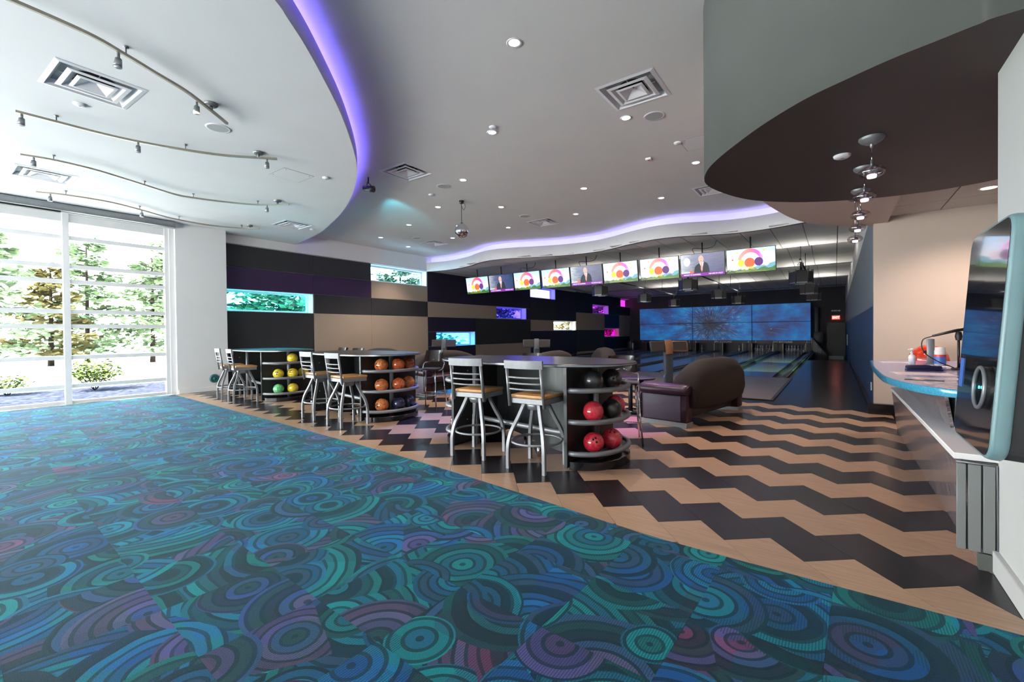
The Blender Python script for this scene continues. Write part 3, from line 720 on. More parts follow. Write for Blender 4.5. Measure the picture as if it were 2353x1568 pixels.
# saw-tooth acoustic tiles over the lanes
def zc(y):
    if y <= 15.8: return ZT
    k = (y - 15.8) % 5.1
    return 4.20 - 0.30 * k / 5.1 if (y - 15.8) < 15.3 else 4.20 - 0.20 * k / 2.8
bands = [(11.6, 15.8, 3)] + [(15.8 + 5.1 * i, 20.9 + 5.1 * i, 4) for i in range(3)] + [(31.1, 33.9, 2)]
XT = -0.617; ct_n = 0; extra = MB(); dk = MB()
quads = []
for (ya, yb, nr) in bands:
    za, zb = (ZT, ZT) if ya < 12 else (4.20, 3.90 if ya < 31 else 4.0)
    if ya > 12: dk.quad((-13.5, ya, za + 0.03), (0.6, ya, za + 0.03), (0.6, yb, zb + 0.03), (-13.5, yb, zb + 0.03))
    else:
        for p, q_ in zip(o4, o4[1:]): dk.quad((p[0], p[1], za + 0.03), (q_[0], q_[1], za + 0.03), (q_[0], yb, zb + 0.03), (p[0], yb, zb + 0.03))
    if ya > 12: dk.quad((-13.5, ya, za + 0.03), (0.6, ya, za + 0.03), (0.6, ya, 3.87), (-13.5, ya, 3.87))
    for r in range(nr):
        y0 = ya + (yb - ya) * r / nr; y1 = ya + (yb - ya) * (r + 1) / nr
        z0 = za + (zb - za) * r / nr; z1 = za + (zb - za) * (r + 1) / nr
        for c in range(-19, 2):
            x0 = XT + 0.672 * c; x1 = x0 + 0.672
            x0 = max(x0, -13.1); x1 = min(x1, 0.515)
            if x1 - x0 < 0.05: continue
            if y1 < 12.6 and ya < 12:
                pass
            quads.append((y0, x0, x1, y0, y1, z0, z1))
dk.build('ceiling_grid', M['cgrid'], ce)
def cove_y(x):
    best = min(wc_, key=lambda p: abs(p[0] - x)); return best[1]
quads.sort(key=lambda q: q[0] - q[1] * 0.2)
for (k, x0, x1, y0, y1, z0, z1) in quads:
    yy = y0
    if y0 < 13.2:
        yy = max(y0, min(cove_y(x0), cove_y(x1)) + 0.10)
        if yy > y1 - 0.05: continue
    g = 0.010
    zz0 = z0 + (z1 - z0) * (yy - y0) / (y1 - y0)
    vs = [(x0 + g, yy + g * 0.4, zz0), (x1 - g, yy + g * 0.4, zz0), (x1 - g, y1 - g * 0.4, z1), (x0 + g, y1 - g * 0.4, z1)]
    vs = vs + [(a, b_, c + 0.02) for a, b_, c in vs]
    fs = [(0, 3, 2, 1), (4, 5, 6, 7), (0, 1, 5, 4), (1, 2, 6, 5), (2, 3, 7, 6), (3, 0, 4, 7)]
    if ct_n < 300: MB().add(vs, fs).build('ceiling_tile', M['ctile'], ce)
    else: extra.add(vs, fs)
    ct_n += 1
if extra.v: extra.build('ceiling_tiles', M['ctile'], ce, kind='stuff')
# brown oval soffit, beige soffit, counter tile ceiling
br = [(3.2, 3.2), (1.6, 3.02), (0.694, 3.011), (0.556, 3.031), (0.412, 3.08), (0.249, 3.136), (0.066, 3.227), (-0.149, 3.351), (-0.386, 3.563), (-0.586, 3.792), (-0.792, 4.062), (-0.925, 4.29), (-1.012, 4.55), (-1.018, 4.80), (-0.952, 5.088), (-0.84, 5.40), (-0.662, 5.69), (-0.271, 6.05), (0.242, 6.31), (0.685, 6.40), (1.016, 6.386), (1.40, 6.25), (2.2, 5.8), (3.2, 4.9)]
bc = [tuple(v) for v in catmull([(x, y, 0) for x, y in br], 5)]
MB().prism([(p[0], p[1]) for p in bc], 2.84, ZH, mi=0, top=False, mbot=1, smooth=True).build('oval_soffit', [M['sage'], M['brown']], ce)
bz = [(-0.80, 6.4), (-0.775, 6.86), (-0.70, 7.347), (-0.559, 8.064), (-0.387, 8.58), (-0.107, 9.061), (0.247, 9.44)]
bzc = [tuple(v) for v in catmull([(x, y, 0) for x, y in bz], 5)]
MB().prism([(p[0], p[1]) for p in bzc] + [(0.53, 9.60), (0.69, 9.60), (0.69, 5.6), (-0.72, 5.6)], 3.12, ZH, top=False, smooth=False).build('beige_soffit', M['beige2'], ce)
MB().box(0.69, 4.2, 3.68, 9.5, 3.235, 3.36).build('ceiling_grid', M['cgrid'], ce)
for a in range(3):
    for c in range(5):
        x0 = 0.69 + a * 1.22 - 0.6; y0 = 3.75 + c * 1.25
        MB().box(max(0.70, x0 + 0.008), x0 + 1.212, y0 + 0.008, y0 + 1.242, 3.215, 3.24).build('ceiling_tile', M['ctile'], ce)

# ================================================================== BOWLING LANES
PITCH = 1.745
lane_x = [-2.06 - PITCH * k for k in range(6)]      # lane six first
for k, x in enumerate(lane_x):
    n = 6 - k
    t = thing('bowling_lane', ['glossy bowling lane under screen number six, beside the dark walkway', 'glossy bowling lane ending below screen number five', 'glossy bowling lane ending below screen number four',
              'glossy bowling lane ending below screen number three', 'glossy bowling lane ending below screen number two', 'glossy bowling lane under screen number one, beside the panelled wall'][k], 'bowling lane', (x, 15.03, 0))
    MB().box(-0.54, 0.54, 0, 17.66, -0.02, 0.0).build('lane_bed', M['lane'], t)
    for s in (-1, 1):
        b = MB(); pr = []
        for q in range(7):
            a = math.pi * q / 6; pr.append((s * (0.665 - 0.115 * math.cos(a)), -0.010 - 0.075 * math.sin(a)))
        b.sweepquad([[(px, 0, pz) for px, pz in pr], [(px, 17.66, pz) for px, pz in pr]])
        b.build('gutter', M['gutter'], t)
    for q, (ax, ay) in enumerate([(-0.32, 4.3), (-0.21, 4.5), (-0.1, 4.7), (0, 4.9), (0.1, 4.7), (0.21, 4.5), (0.32, 4.3)]):
        MB().add([(ax - 0.018, ay - 0.1, 0.0015), (ax + 0.018, ay - 0.1, 0.0015), (ax, ay + 0.06, 0.0015)], [(0, 1, 2)]).build('arrow_marker', M['black'], t)
for k in range(7):
    x = lane_x[0] + PITCH / 2 - PITCH * k
    t = thing('lane_divider', ['low capping rail along the walkway edge of the outer lane', 'blue-grey divider running between lanes six and five', 'blue-grey divider running between lanes five and four', 'blue-grey divider running between lanes four and three',
              'blue-grey divider running between lanes three and two', 'blue-grey divider running between lanes two and one', 'low capping rail along the foot of the panelled wall'][k], 'divider', (x, 15.03, 0))
    w = 0.082 if 0 < k < 6 else 0.075
    MB().box(-w, w, 0, 17.64, -0.10, 0.035).build('capping', M['cap'], t, bevel=0.012)
    MB().box(-w * 0.45, w * 0.45, 0.1, 17.6, 0.035, 0.05).build('cover_strip', M['black'], t)
# ---- pin decks, masking screens
pd_lab = ['six', 'five', 'four', 'three', 'two', 'one']
for k, x in enumerate(lane_x):
    t = thing('pin_deck', 'dark pin deck opening at the end of lane ' + pd_lab[k], 'pin deck', (x, 33.63, 0))
    for s in (-1, 1): MB().box(s * 0.73 - 0.13, s * 0.73 + 0.13, -0.9, 0.15, -0.25, 0.50).build('side_panel', M['black'], t)
    MB().box(-0.60, 0.60, 0.10, 0.15, -0.25, 0.50).build('pit_curtain', M['black'], t)
    MB().box(-0.60, 0.60, -0.92, 0.10, -0.02, 0.0).build('pin_floor', M['lane'], t)
    for s in (-1, 1): MB().box(s * 0.60 - 0.012, s * 0.60 + 0.012, -0.93, -0.90, 0.0, 0.52).build('edge_strip', M['nickel'], t)
    if k < 2:
        MB().box(-0.52, 0.52, -0.025, -0.005, 0.005, 0.07).build('ball_guard', M['silver_paint'], t)
        text_obj('Brunswick', 0.085, M['white'], t, (0.0, -0.027, 0.037), (1, 0, 0), (0, 0, 1), shear=0.2)
def pin_mb(s=1.0):
    pr = [(0.001, 0), (0.026, 0), (0.030, 0.01), (0.046, 0.06), (0.058, 0.115), (0.056, 0.15), (0.038, 0.20), (0.025, 0.245), (0.0235, 0.27), (0.028, 0.30), (0.0325, 0.335), (0.029, 0.362), (0.017, 0.378), (0.001, 0.381)]
    return [(r * s, h * s) for r, h in pr]
proto_pin = None
def pin(x, y, label, group='', z=0.0):
    global proto_pin
    if proto_pin is None:
        t = thing('bowling_pin', label, 'pin', (x, y, z), 0, group or None)
        MB().lathe(pin_mb(), 12).build('pin_body', M['pinwhite'], t)
        b = MB()
        for h0, h1, r in ((0.228, 0.240, 0.0295), (0.252, 0.264, 0.0252)): b.lathe([(r, h0), (r, h1)], 12)
        b.build('red_stripes', M['redp'], t)
        proto_pin = t; return t
    c = copy_tree(proto_pin, (x, y, z), 0, label)
    if group: c['group'] = group
    elif 'group' in c: del c['group']
    return c
for k, word in ((0, 'six'), (1, 'five')):
    for r in range(4):
        for c in range(r + 1):
            side = [['head pin alone in front'], ['second-row pin, wall side', 'second-row pin, walkway side'], ['third-row pin, wall side', 'third-row pin, middle', 'third-row pin, walkway side'], ['back-row pin at the wall end', 'back-row pin, inner wall side', 'back-row pin, inner walkway side', 'back-row pin at the walkway end']][r][c]
            pin(lane_x[k] + (c - r / 2) * 0.335, 33.0 + r * 0.26 - 0.15, side + ', full rack of lane ' + word, 'pins racked on lane ' + word)
pin(lane_x[2] + 0.33, 33.1, 'single white pin left standing on lane four')
pin(lane_x[3] - 0.28, 33.1, 'single white pin left standing on lane three')
for dx, dy, w_ in ((0.15, 33.0, 'front'), (0.35, 33.25, 'second'), (0.50, 33.5, 'rearmost'), (-0.1, 33.3, 'wall-side')): pin(lane_x[4] + dx, dy, w_ + ' white pin of the few standing on lane two', 'pins on lane two')
MX = [-11.98, -8.16, -4.43, -1.20]
for k in range(3):
    x0, x1 = MX[k], MX[k + 1]; xc = (x0 + x1) / 2
    t = thing('masking_unit', ['starfield masking screen over lanes one and two', 'starfield masking screen with the burst centre, over lanes three and four', 'starfield masking screen over lanes five and six'][k], 'screen', (xc, 33.0, 0.5))
    h = (x1 - x0) / 2 - 0.02
    MB().box(-h, h, -0.06, 0.0, 1.41, 2.54).build('upper_screen', M['space'], t, bevel=0.008, bseg=1)
    MB().box(-h, h, -0.01, 0.05, 0.21, 1.385).build('lower_screen', M['space'], t, bevel=0.008, bseg=1)
    MB().box(-h, h, -0.03, 0.05, 0.015, 0.20).build('number_band', paint('band_%d' % k, (0.035, 0.018, 0.026), 0.4), t)
    text_obj('EPIC BOWLING', 0.155, M['white'], t, (0.10, -0.034, 0.105), (1, 0, 0), (0, 0, 1), shear=0.18, bold=0.004)
    for s, d in ((-1, str(2 * k + 1)), (1, str(2 * k + 2))):
        text_obj(d, 0.165, M['white'], t, (s * (h - 0.20), -0.034, 0.105), (1, 0, 0), (0, 0, 1), name='lane_number', bold=0.006)
# posts beside the masking units
t = thing('kickback_guard', 'white-edged guard with black perforated wing beside lane six', 'guard', (-1.17, 33.0, -0.55))
MB().box(-0.03, 0.02, -0.03, 0.03, 0, 1.42).build('edge_post', M['white'], t)
b = MB(); b.prism([(0.03, 0), (0.75, 0), (0.75, 0.42), (0.03, 1.42)], -0.012, 0.012)
b.v = [(x, z, y) for x, y, z in b.v]; b.build('perforated_wing', M['plastic_dark'], t)
b = MB()
for i in range(6):
    for j in range(14):
        x = 0.09 + i * 0.07; z = 0.12 + j * 0.09
        if z < 1.30 - (x - 0.03) * 1.38: b.box(x, x + 0.03, -0.016, -0.012, z, z + 0.045)
b.build('perforations', M['silver_paint'], t, kind='stuff')
t = thing('service_column', 'black service column between the screens and the exit door', 'column', (-0.93, 33.55, -0.53))
MB().box(-0.10, 0.10, -0.1, 0.1, 0, 3.3).build('shaft', M['black'], t, bevel=0.01)
MB().box(-0.16, 0.34, -0.12, 0.15, 0.9, 1.75).build('junction_case', M['black'], t, bevel=0.02)
t = thing('machine_bollard', 'short dark machine housing in the corner by lane one', 'housing', (-12.55, 32.4, 0))
MB().box(-0.16, 0.16, -0.15, 0.15, 0, 0.62).build('case', M['plastic_dark'], t, bevel=0.02)
MB().box(0.17, 0.30, -0.10, 0.10, 0, 0.50).build('side_unit', M['silver_paint'], t, bevel=0.01)
MB().tube([(0, 0, 0.6), (0, 0.05, 2.2)], 0.025).build('conduit', M['black'], t)
# exit sign and emergency lamp
t = thing('exit_sign', 'lit red exit sign above the dark far door', 'sign', (0.04, 33.86, 2.10))
MB().box(-0.20, 0.20, -0.03, 0.04, -0.11, 0.11).build('lit_face', M['exitred'], t, bevel=0.008)
MB().box(-0.21, 0.21, -0.035, 0.04, 0.115, 0.15).build('top_cap', M['white'], t)
text_obj('EXIT', 0.17, M['exitwhite'], t, (0, -0.033, 0.0), (1, 0, 0), (0, 0, 1), bold=0.004)
t = thing('emergency_light', 'white twin emergency lamp above the exit sign', 'lamp', (0.04, 33.86, 2.52))
MB().box(-0.10, 0.10, -0.03, 0.04, -0.045, 0.045).build('battery_case', M['white'], t, bevel=0.015)
for s in (-1, 1): MB().sphere(0.05, (s * 0.17, -0.03, 0.0), 12, 8, (1.3, 0.8, 1)).build('lamp_head', M['white'], t)
t = thing('wall_grille', 'slotted metal hand rack leaning on the blue wall', 'rack', (0.49, 27.5, 0.30))
for z in (0.30, 0.80): MB().box(-0.02, 0.0, -0.6, 0.6, z, z + 0.04).build('rail', M['silver'], t)
for i in range(6): MB().box(-0.02, 0.0, -0.55 + i * 0.2, -0.49 + i * 0.2, 0.32, 0.82).build('bar', M['silver'], t)
t = thing('wall_outlet', 'small white outlet low on the blue wall', 'outlet', (0.505, 9.9, 0.40))
MB().box(-0.008, 0.008, -0.04, 0.04, -0.07, 0.07).build('cover_plate', M['white'], t, bevel=0.004)
for s in (-1, 1): MB().box(-0.011, -0.008, -0.018, 0.018, s * 0.03 - 0.016, s * 0.03 + 0.016).build('socket', M['plastic_grey'], t)

# ================================================================== OVERHEAD TVs
M['tv_case'] = paint('tv_bezel', (0.01, 0.01, 0.012), 0.3)
def emr(name, stops, axis, s, lo, hi, nz=0.0):
    m, nt, b = nm(name); v = texco(nt); sp = nt.nodes.new('ShaderNodeSeparateXYZ'); nt.links.new(v, sp.inputs[0])
    f = mth(nt, 'DIVIDE', mth(nt, 'SUBTRACT', sp.outputs[axis], lo), hi - lo)
    if nz: f = mth(nt, 'ADD', f, mth(nt, 'MULTIPLY', mth(nt, 'SUBTRACT', noise(nt, mapping(nt, v, rot=(0, R(40), 0), sc=(1, 1, 4)), 4.0, 3).outputs['Fac'], 0.5), nz))
    c = ramp(nt, f, stops); nt.links.new(c, b.inputs['Emission Color']); b.inputs['Emission Strength'].default_value = s
    setp(b, Base_Color=(0.02, 0.02, 0.02), Roughness=0.25); return m
M['scr_sky'] = emr('screen_sky', [(0, (0.62, 0.80, 1.0)), (0.35, (0.90, 0.92, 1.0)), (1, (0.45, 0.68, 1.0))], 2, 1.0, -0.3, 0.3, 0.3)
M['scr_grass'] = emr('screen_grass', [(0.2, (0.05, 0.13, 0.02)), (0.5, (0.25, 0.38, 0.03)), (0.8, (0.05, 0.20, 0.03))], 0, 0.8, -0.5, 0.5, 2.2)
M['scr_arch'] = emr('screen_arch', [(0, (1.0, 0.30, 0.22)), (0.45, (0.95, 0.10, 0.12)), (0.8, (0.95, 0.02, 0.55)), (1, (1.0, 0.45, 0.9))], 0, 1.0, -0.26, 0.30)
M['scr_news'] = emr('screen_news', [(0, (0.42, 0.46, 0.52)), (0.28, (0.10, 0.12, 0.22)), (0.6, (0.06, 0.06, 0.20)), (1, (0.015, 0.02, 0.10))], 0, 1.0, -0.55, 0.5, 0.5)
for k_, c_, s_ in (('scr_w', (1, 1, 1), 1.0), ('scr_y', (1.0, 0.72, 0.05), 0.95), ('scr_o', (0.95, 0.16, 0.05), 0.9), ('scr_p', (0.14, 0.03, 0.26), 0.8), ('scr_hill', (0.20, 0.50, 0.62), 0.9), ('scr_tick', (0.26, 0.01, 0.40), 0.9), ('scr_suit', (0.008, 0.010, 0.022), 1.0), ('scr_skin', (0.85, 0.52, 0.42), 0.9), ('scr_tie', (0.90, 0.36, 0.34), 0.9), ('scr_shirt', (0.78, 0.80, 0.86), 0.9), ('scr_pink', (1.0, 0.80, 0.92), 1.0)):
    M[k_] = emit(k_, c_, s_)
def disc2(cx, cz, rx, rz, y, n=22):
    return [(cx + rx * math.cos(2 * math.pi * i / n), y, cz + rz * math.sin(2 * math.pi * i / n)) for i in range(n)]
def flat(pts, mat, t, name):
    b = MB(); b.add(pts, [tuple(range(len(pts)))]); return b.build(name, mat, t)
tvx = [(-11.65, -10.53), (-10.51, -9.38), (-9.36, -8.24), (-8.18, -7.08), (-7.06, -5.92), (-5.90, -4.78), (-4.72, -3.58), (-3.55, -2.38), (-2.36, -1.20)]
kinds_tv = 'gnggnggng'
tl = ['advert TV at the wall end of the row', 'news TV second in the row from the wall end', 'advert TV between the wall-end news TV and a post', 'advert TV just past the first gap in the row', 'news TV in the middle of the row of nine',
      'advert TV beside the middle news TV, towards the walkway', 'washed-out advert TV just past the second gap in the row', 'big news TV next to the last TV of the row', 'last advert TV in the row, over lane six']
TILT = -R(9.5)
for k, (x0, x1) in enumerate(tvx):
    xc = (x0 + x1) / 2; hw = (x1 - x0) / 2 - 0.006; hh = 0.318
    t = thing('hanging_television', tl[k], 'television', (xc, 13.05, 3.215), 0)
    t.rotation_euler = (R(9.5), 0, 0)
    MB().box(-hw, hw, -0.005, 0.07, -hh, hh).build('cabinet', M['tv_case'], t, bevel=0.006, bseg=1)
    W_, H_ = hw - 0.014, hh - 0.014; y = -0.007
    scr = MB().add([(-W_, y, -H_), (W_, y, -H_), (W_, y, H_), (-W_, y, H_)], [(0, 1, 2, 3)]).build('screen', M['scr_sky'] if kinds_tv[k] == 'g' else M['scr_news'], t)
    if kinds_tv[k] == 'g':
        flat([(-W_, y - 0.0006, -H_)] + [(-W_ + 2 * W_ * i / 14, y - 0.0006, -H_ + 0.075 + 0.03 * math.sin(i * 1.9) + 0.028 * (i / 14)) for i in range(15)] + [(W_, y - 0.0006, -H_)], M['scr_grass'], scr, 'grass_band')
        flat([(-0.02, y - 0.0004, -0.20), (0.15, y - 0.0004, -0.17), (0.32, y - 0.0004, -0.14), (W_, y - 0.0004, -0.08), (W_, y - 0.0004, -0.22), (0, y - 0.0004, -0.23)], M['scr_hill'], scr, 'far_hills')
        b = MB(); ro, ri = 0.36, 0.235; a0, a1 = R(18), R(162)
        n = 18; vs = []
        for i in range(n + 1):
            a = a0 + (a1 - a0) * i / n
            vs.append((ro * math.cos(a) * 0.86, y - 0.0008, min(H_, -0.085 + ro * 1.08 * math.sin(a)))); vs.append((ri * math.cos(a) * 1.02, y - 0.0008, -0.085 + ri * 1.22 * math.sin(a)))
        b.add(vs, [(2 * i, 2 * i + 2, 2 * i + 3, 2 * i + 1) for i in range(n)]); b.build('red_arch', M['scr_arch'], scr)
        # plain coloured balls stand where the advert has its cast
        for cx, cz, rx, rz, mk in ((-0.22, -0.06, 0.075, 0.095, 'scr_y'), (-0.02, -0.06, 0.12, 0.125, 'scr_o'), (0.19, -0.05, 0.10, 0.11, 'scr_p'), (0.36, -0.07, 0.075, 0.10, 'scr_pink')):
            flat(disc2(cx, cz, rx, rz, y - 0.0012), M[mk], scr, 'coloured_ball')
        for cx, cz, r_, mk in ((-0.42, 0.04, 0.022, 'scr_o'), (0.31, 0.23, 0.024, 'scr_y'), (-0.30, 0.22, 0.02, 'scr_y')): flat(disc2(cx, cz, r_, r_, y - 0.0010, 10), M[mk], scr, 'small_dot')
        text_obj('JOIN THE', 0.085, M['scr_w'], scr, (-0.33, y - 0.002, -0.205), (1, 0, 0), (0, 0, 1), extrude=0.0004, bold=0.002, width=0.34)
        text_obj('FLOCK!', 0.09, M['scr_y'], scr, (-0.03, y - 0.002, -0.195), (1, 0, 0), (0, 0, 1), extrude=0.0004, bold=0.003, width=0.22)
    else:
        flat(disc2(-0.40, 0.10, 0.09, 0.12, y - 0.0003), M['scr_shirt'], scr, 'bright_patch') if k == 7 else None
        flat([(-0.22, y - 0.0006, -H_ + 0.07), (-0.20, y - 0.0006, -0.07), (-0.16, y - 0.0006, -0.01), (-0.06, y - 0.0006, 0.06), (0.07, y - 0.0006, 0.07), (0.14, y - 0.0006, 0.02), (0.17, y - 0.0006, -0.06), (0.19, y - 0.0006, -H_ + 0.07)], M['scr_suit'], scr, 'dark_suit')
        flat([(-0.075, y - 0.0009, 0.065), (0.045, y - 0.0009, 0.075), (0.0, y - 0.0009, -0.14)], M['scr_shirt'], scr, 'shirt_front')
        flat([(-0.03, y - 0.0012, 0.04), (0.0, y - 0.0012, 0.045), (0.012, y - 0.0012, -0.12), (-0.01, y - 0.0012, -0.20), (-0.04, y - 0.0012, -0.12)], M['scr_tie'], scr, 'pink_tie')
        flat(disc2(-0.025, 0.155, 0.068, 0.10, y - 0.0010, 18), M['scr_skin'], scr, 'bald_head')
        flat([(-0.05, y - 0.0009, 0.03), (0.02, y - 0.0009, 0.03), (0.02, y - 0.0009, 0.10), (-0.06, y - 0.0009, 0.10)], M['scr_skin'], scr, 'neck')
        b = MB()
        for ex in (-0.055, 0.005): b.add([(ex - 0.013, y - 0.0014, 0.165), (ex + 0.013, y - 0.0014, 0.165), (ex + 0.013, y - 0.0014, 0.172), (ex - 0.013, y - 0.0014, 0.172)], [(0, 1, 2, 3)])
        b.add([(-0.045, y - 0.0014, 0.10), (-0.005, y - 0.0014, 0.10), (-0.005, y - 0.0014, 0.108), (-0.045, y - 0.0014, 0.108)], [(0, 1, 2, 3)]); b.build('face_features', M['scr_suit'], scr)
        flat([(-W_, y - 0.0012, -H_), (W_, y - 0.0012, -H_), (W_, y - 0.0012, -H_ + 0.085), (-W_, y - 0.0012, -H_ + 0.085)], M['scr_tick'], scr, 'ticker_band')
        flat([(-W_, y - 0.0013, -0.20), (-0.26, y - 0.0013, -0.20), (-0.26, y - 0.0013, -0.175), (-W_, y - 0.0013, -0.175)], M['scr_w'], scr, 'name_bar')
        flat(disc2(-0.28, -0.185, 0.05, 0.045, y - 0.0014, 14), M['scr_o'], scr, 'round_badge')
        text_obj('AIRCRAFT IN CALIFORNIA.', 0.045, M['scr_w'], scr, (-0.27, y - 0.002, -H_ + 0.042), (1, 0, 0), (0, 0, 1), extrude=0.0003, bold=0.001, width=0.46)
        text_obj('THE WIFE OF A PILOT', 0.045, M['scr_w'], scr, (0.34, y - 0.002, -H_ + 0.042), (1, 0, 0), (0, 0, 1), extrude=0.0003, bold=0.001, width=0.36)
    MB().tube([(0, 0.05, 0.0), (0, 0.09, 0.60)], 0.018).box(-0.14, 0.14, 0.06, 0.09, -0.12, 0.12).build('hanger_bracket', M['black'], t)
    if k in (2, 4, 7): MB().tube(catmull([(-0.2, 0.04, 0.31), (-0.24, 0.06, 0.46), (0.05, 0.08, 0.43), (0.28, 0.1, 0.46), (0.36, 0.11, 0.60)], 6), 0.009, 5).build('power_cable', M['black'], t)
# ---- hexagonal lane lamps hung from three pipes
rl = ['over lane six', 'between lanes five and four', 'over lanes three and two']
for r, X in enumerate((-0.83, -4.10, -7.38)):
    t = thing('lighting_pipe', 'dark lighting pipe running down the hall ' + rl[r], 'pipe', (X, 15.6, 3.46))
    MB().tube([(0, 0, 0), (0, 11.2, 0)], 0.028).build('pipe', M['black'], t)
    for q in range(5): MB().tube([(0, 0.3 + q * 2.6, 0), (0, 0.3 + q * 2.6, zc(15.9 + q * 2.6) - 3.46)], 0.010, 6).build('hanger_rod', M['black'], t)
    MB().tube(catmull([(0.03, 0.2, 0.0), (-0.1, 0.6, -0.1), (0.04, 1.1, 0.02), (-0.05, 1.9, -0.06), (0, 2.4, 0)], 6), 0.009, 5).build('cable', M['black'], t)
    for q, Y in enumerate((16.0, 21.0, 25.8)):
        l = thing('hexagonal_lamp', ['front', 'middle', 'rear'][q] + ' hexagonal dark lamp drum on the pipe ' + rl[r], 'lamp', (X, Y, 2.78), R(8))
        hx = [(0.305 * math.cos(math.pi * i / 3), 0.305 * math.sin(math.pi * i / 3)) for i in range(6)]
        hs = [(0.27 * math.cos(math.pi * i / 3), 0.27 * math.sin(math.pi * i / 3)) for i in range(6)]
        b = MB(); b.prism(hx, 0.035, 0.35, bot=False, top=False); b.build('drum_shade', M['plastic_dark'], l)
        MB().prism(hx, 0.0, 0.034, bot=False, top=False).build('rim_band', M['silver_paint'], l)
        for (cx, cy) in hx: MB().tube([(cx, cy, -0.005), (cx, cy, 0.41)], 0.014, 6).build('corner_rod', M['black'], l)
        MB().add([(x, y_, 0.02) for x, y_ in hs][::-1], [(0, 1, 2, 3, 4, 5)]).build('diffuser', M['lampdiff'], l)
        ld = bpy.data.lights.new('added_lane_fill', 'SPOT'); ld.energy = 160; ld.color = (1.0, 0.96, 0.90); ld.spot_size = R(170); ld.spot_blend = 0.6; ld.shadow_soft_size = 0.22  # added fill in an unlit drum, stands in for bounced daylight on the ceiling
        lo = bpy.data.objects.new('added_lane_fill', ld); COL.objects.link(lo); lo.location = (X, Y, 2.78 + 0.30); lo.rotation_euler = (math.pi, 0, 0)
        if q < 2 and r == 0:
            ld = bpy.data.lights.new('green_lane_beam', 'SPOT'); ld.energy = 700; ld.color = (0.45, 1.0, 0.30); ld.spot_size = R(46); ld.spot_blend = 0.4; ld.shadow_soft_size = 0.05
            lo = bpy.data.objects.new('green_lane_beam', ld); COL.objects.link(lo); lo.location = (X - 0.33, Y, 2.76)
            lo.rotation_euler = (Vector((-2.06, Y + 2.2, 0)) - lo.location).to_track_quat('-Z', 'Y').to_euler()
        MB().prism([(x * 0.55, y_ * 0.55) for x, y_ in hs], 0.35, 0.40).tube([(0, 0, 0.40), (0, 0, 0.645)], 0.03).build('mount', M['black'], l)

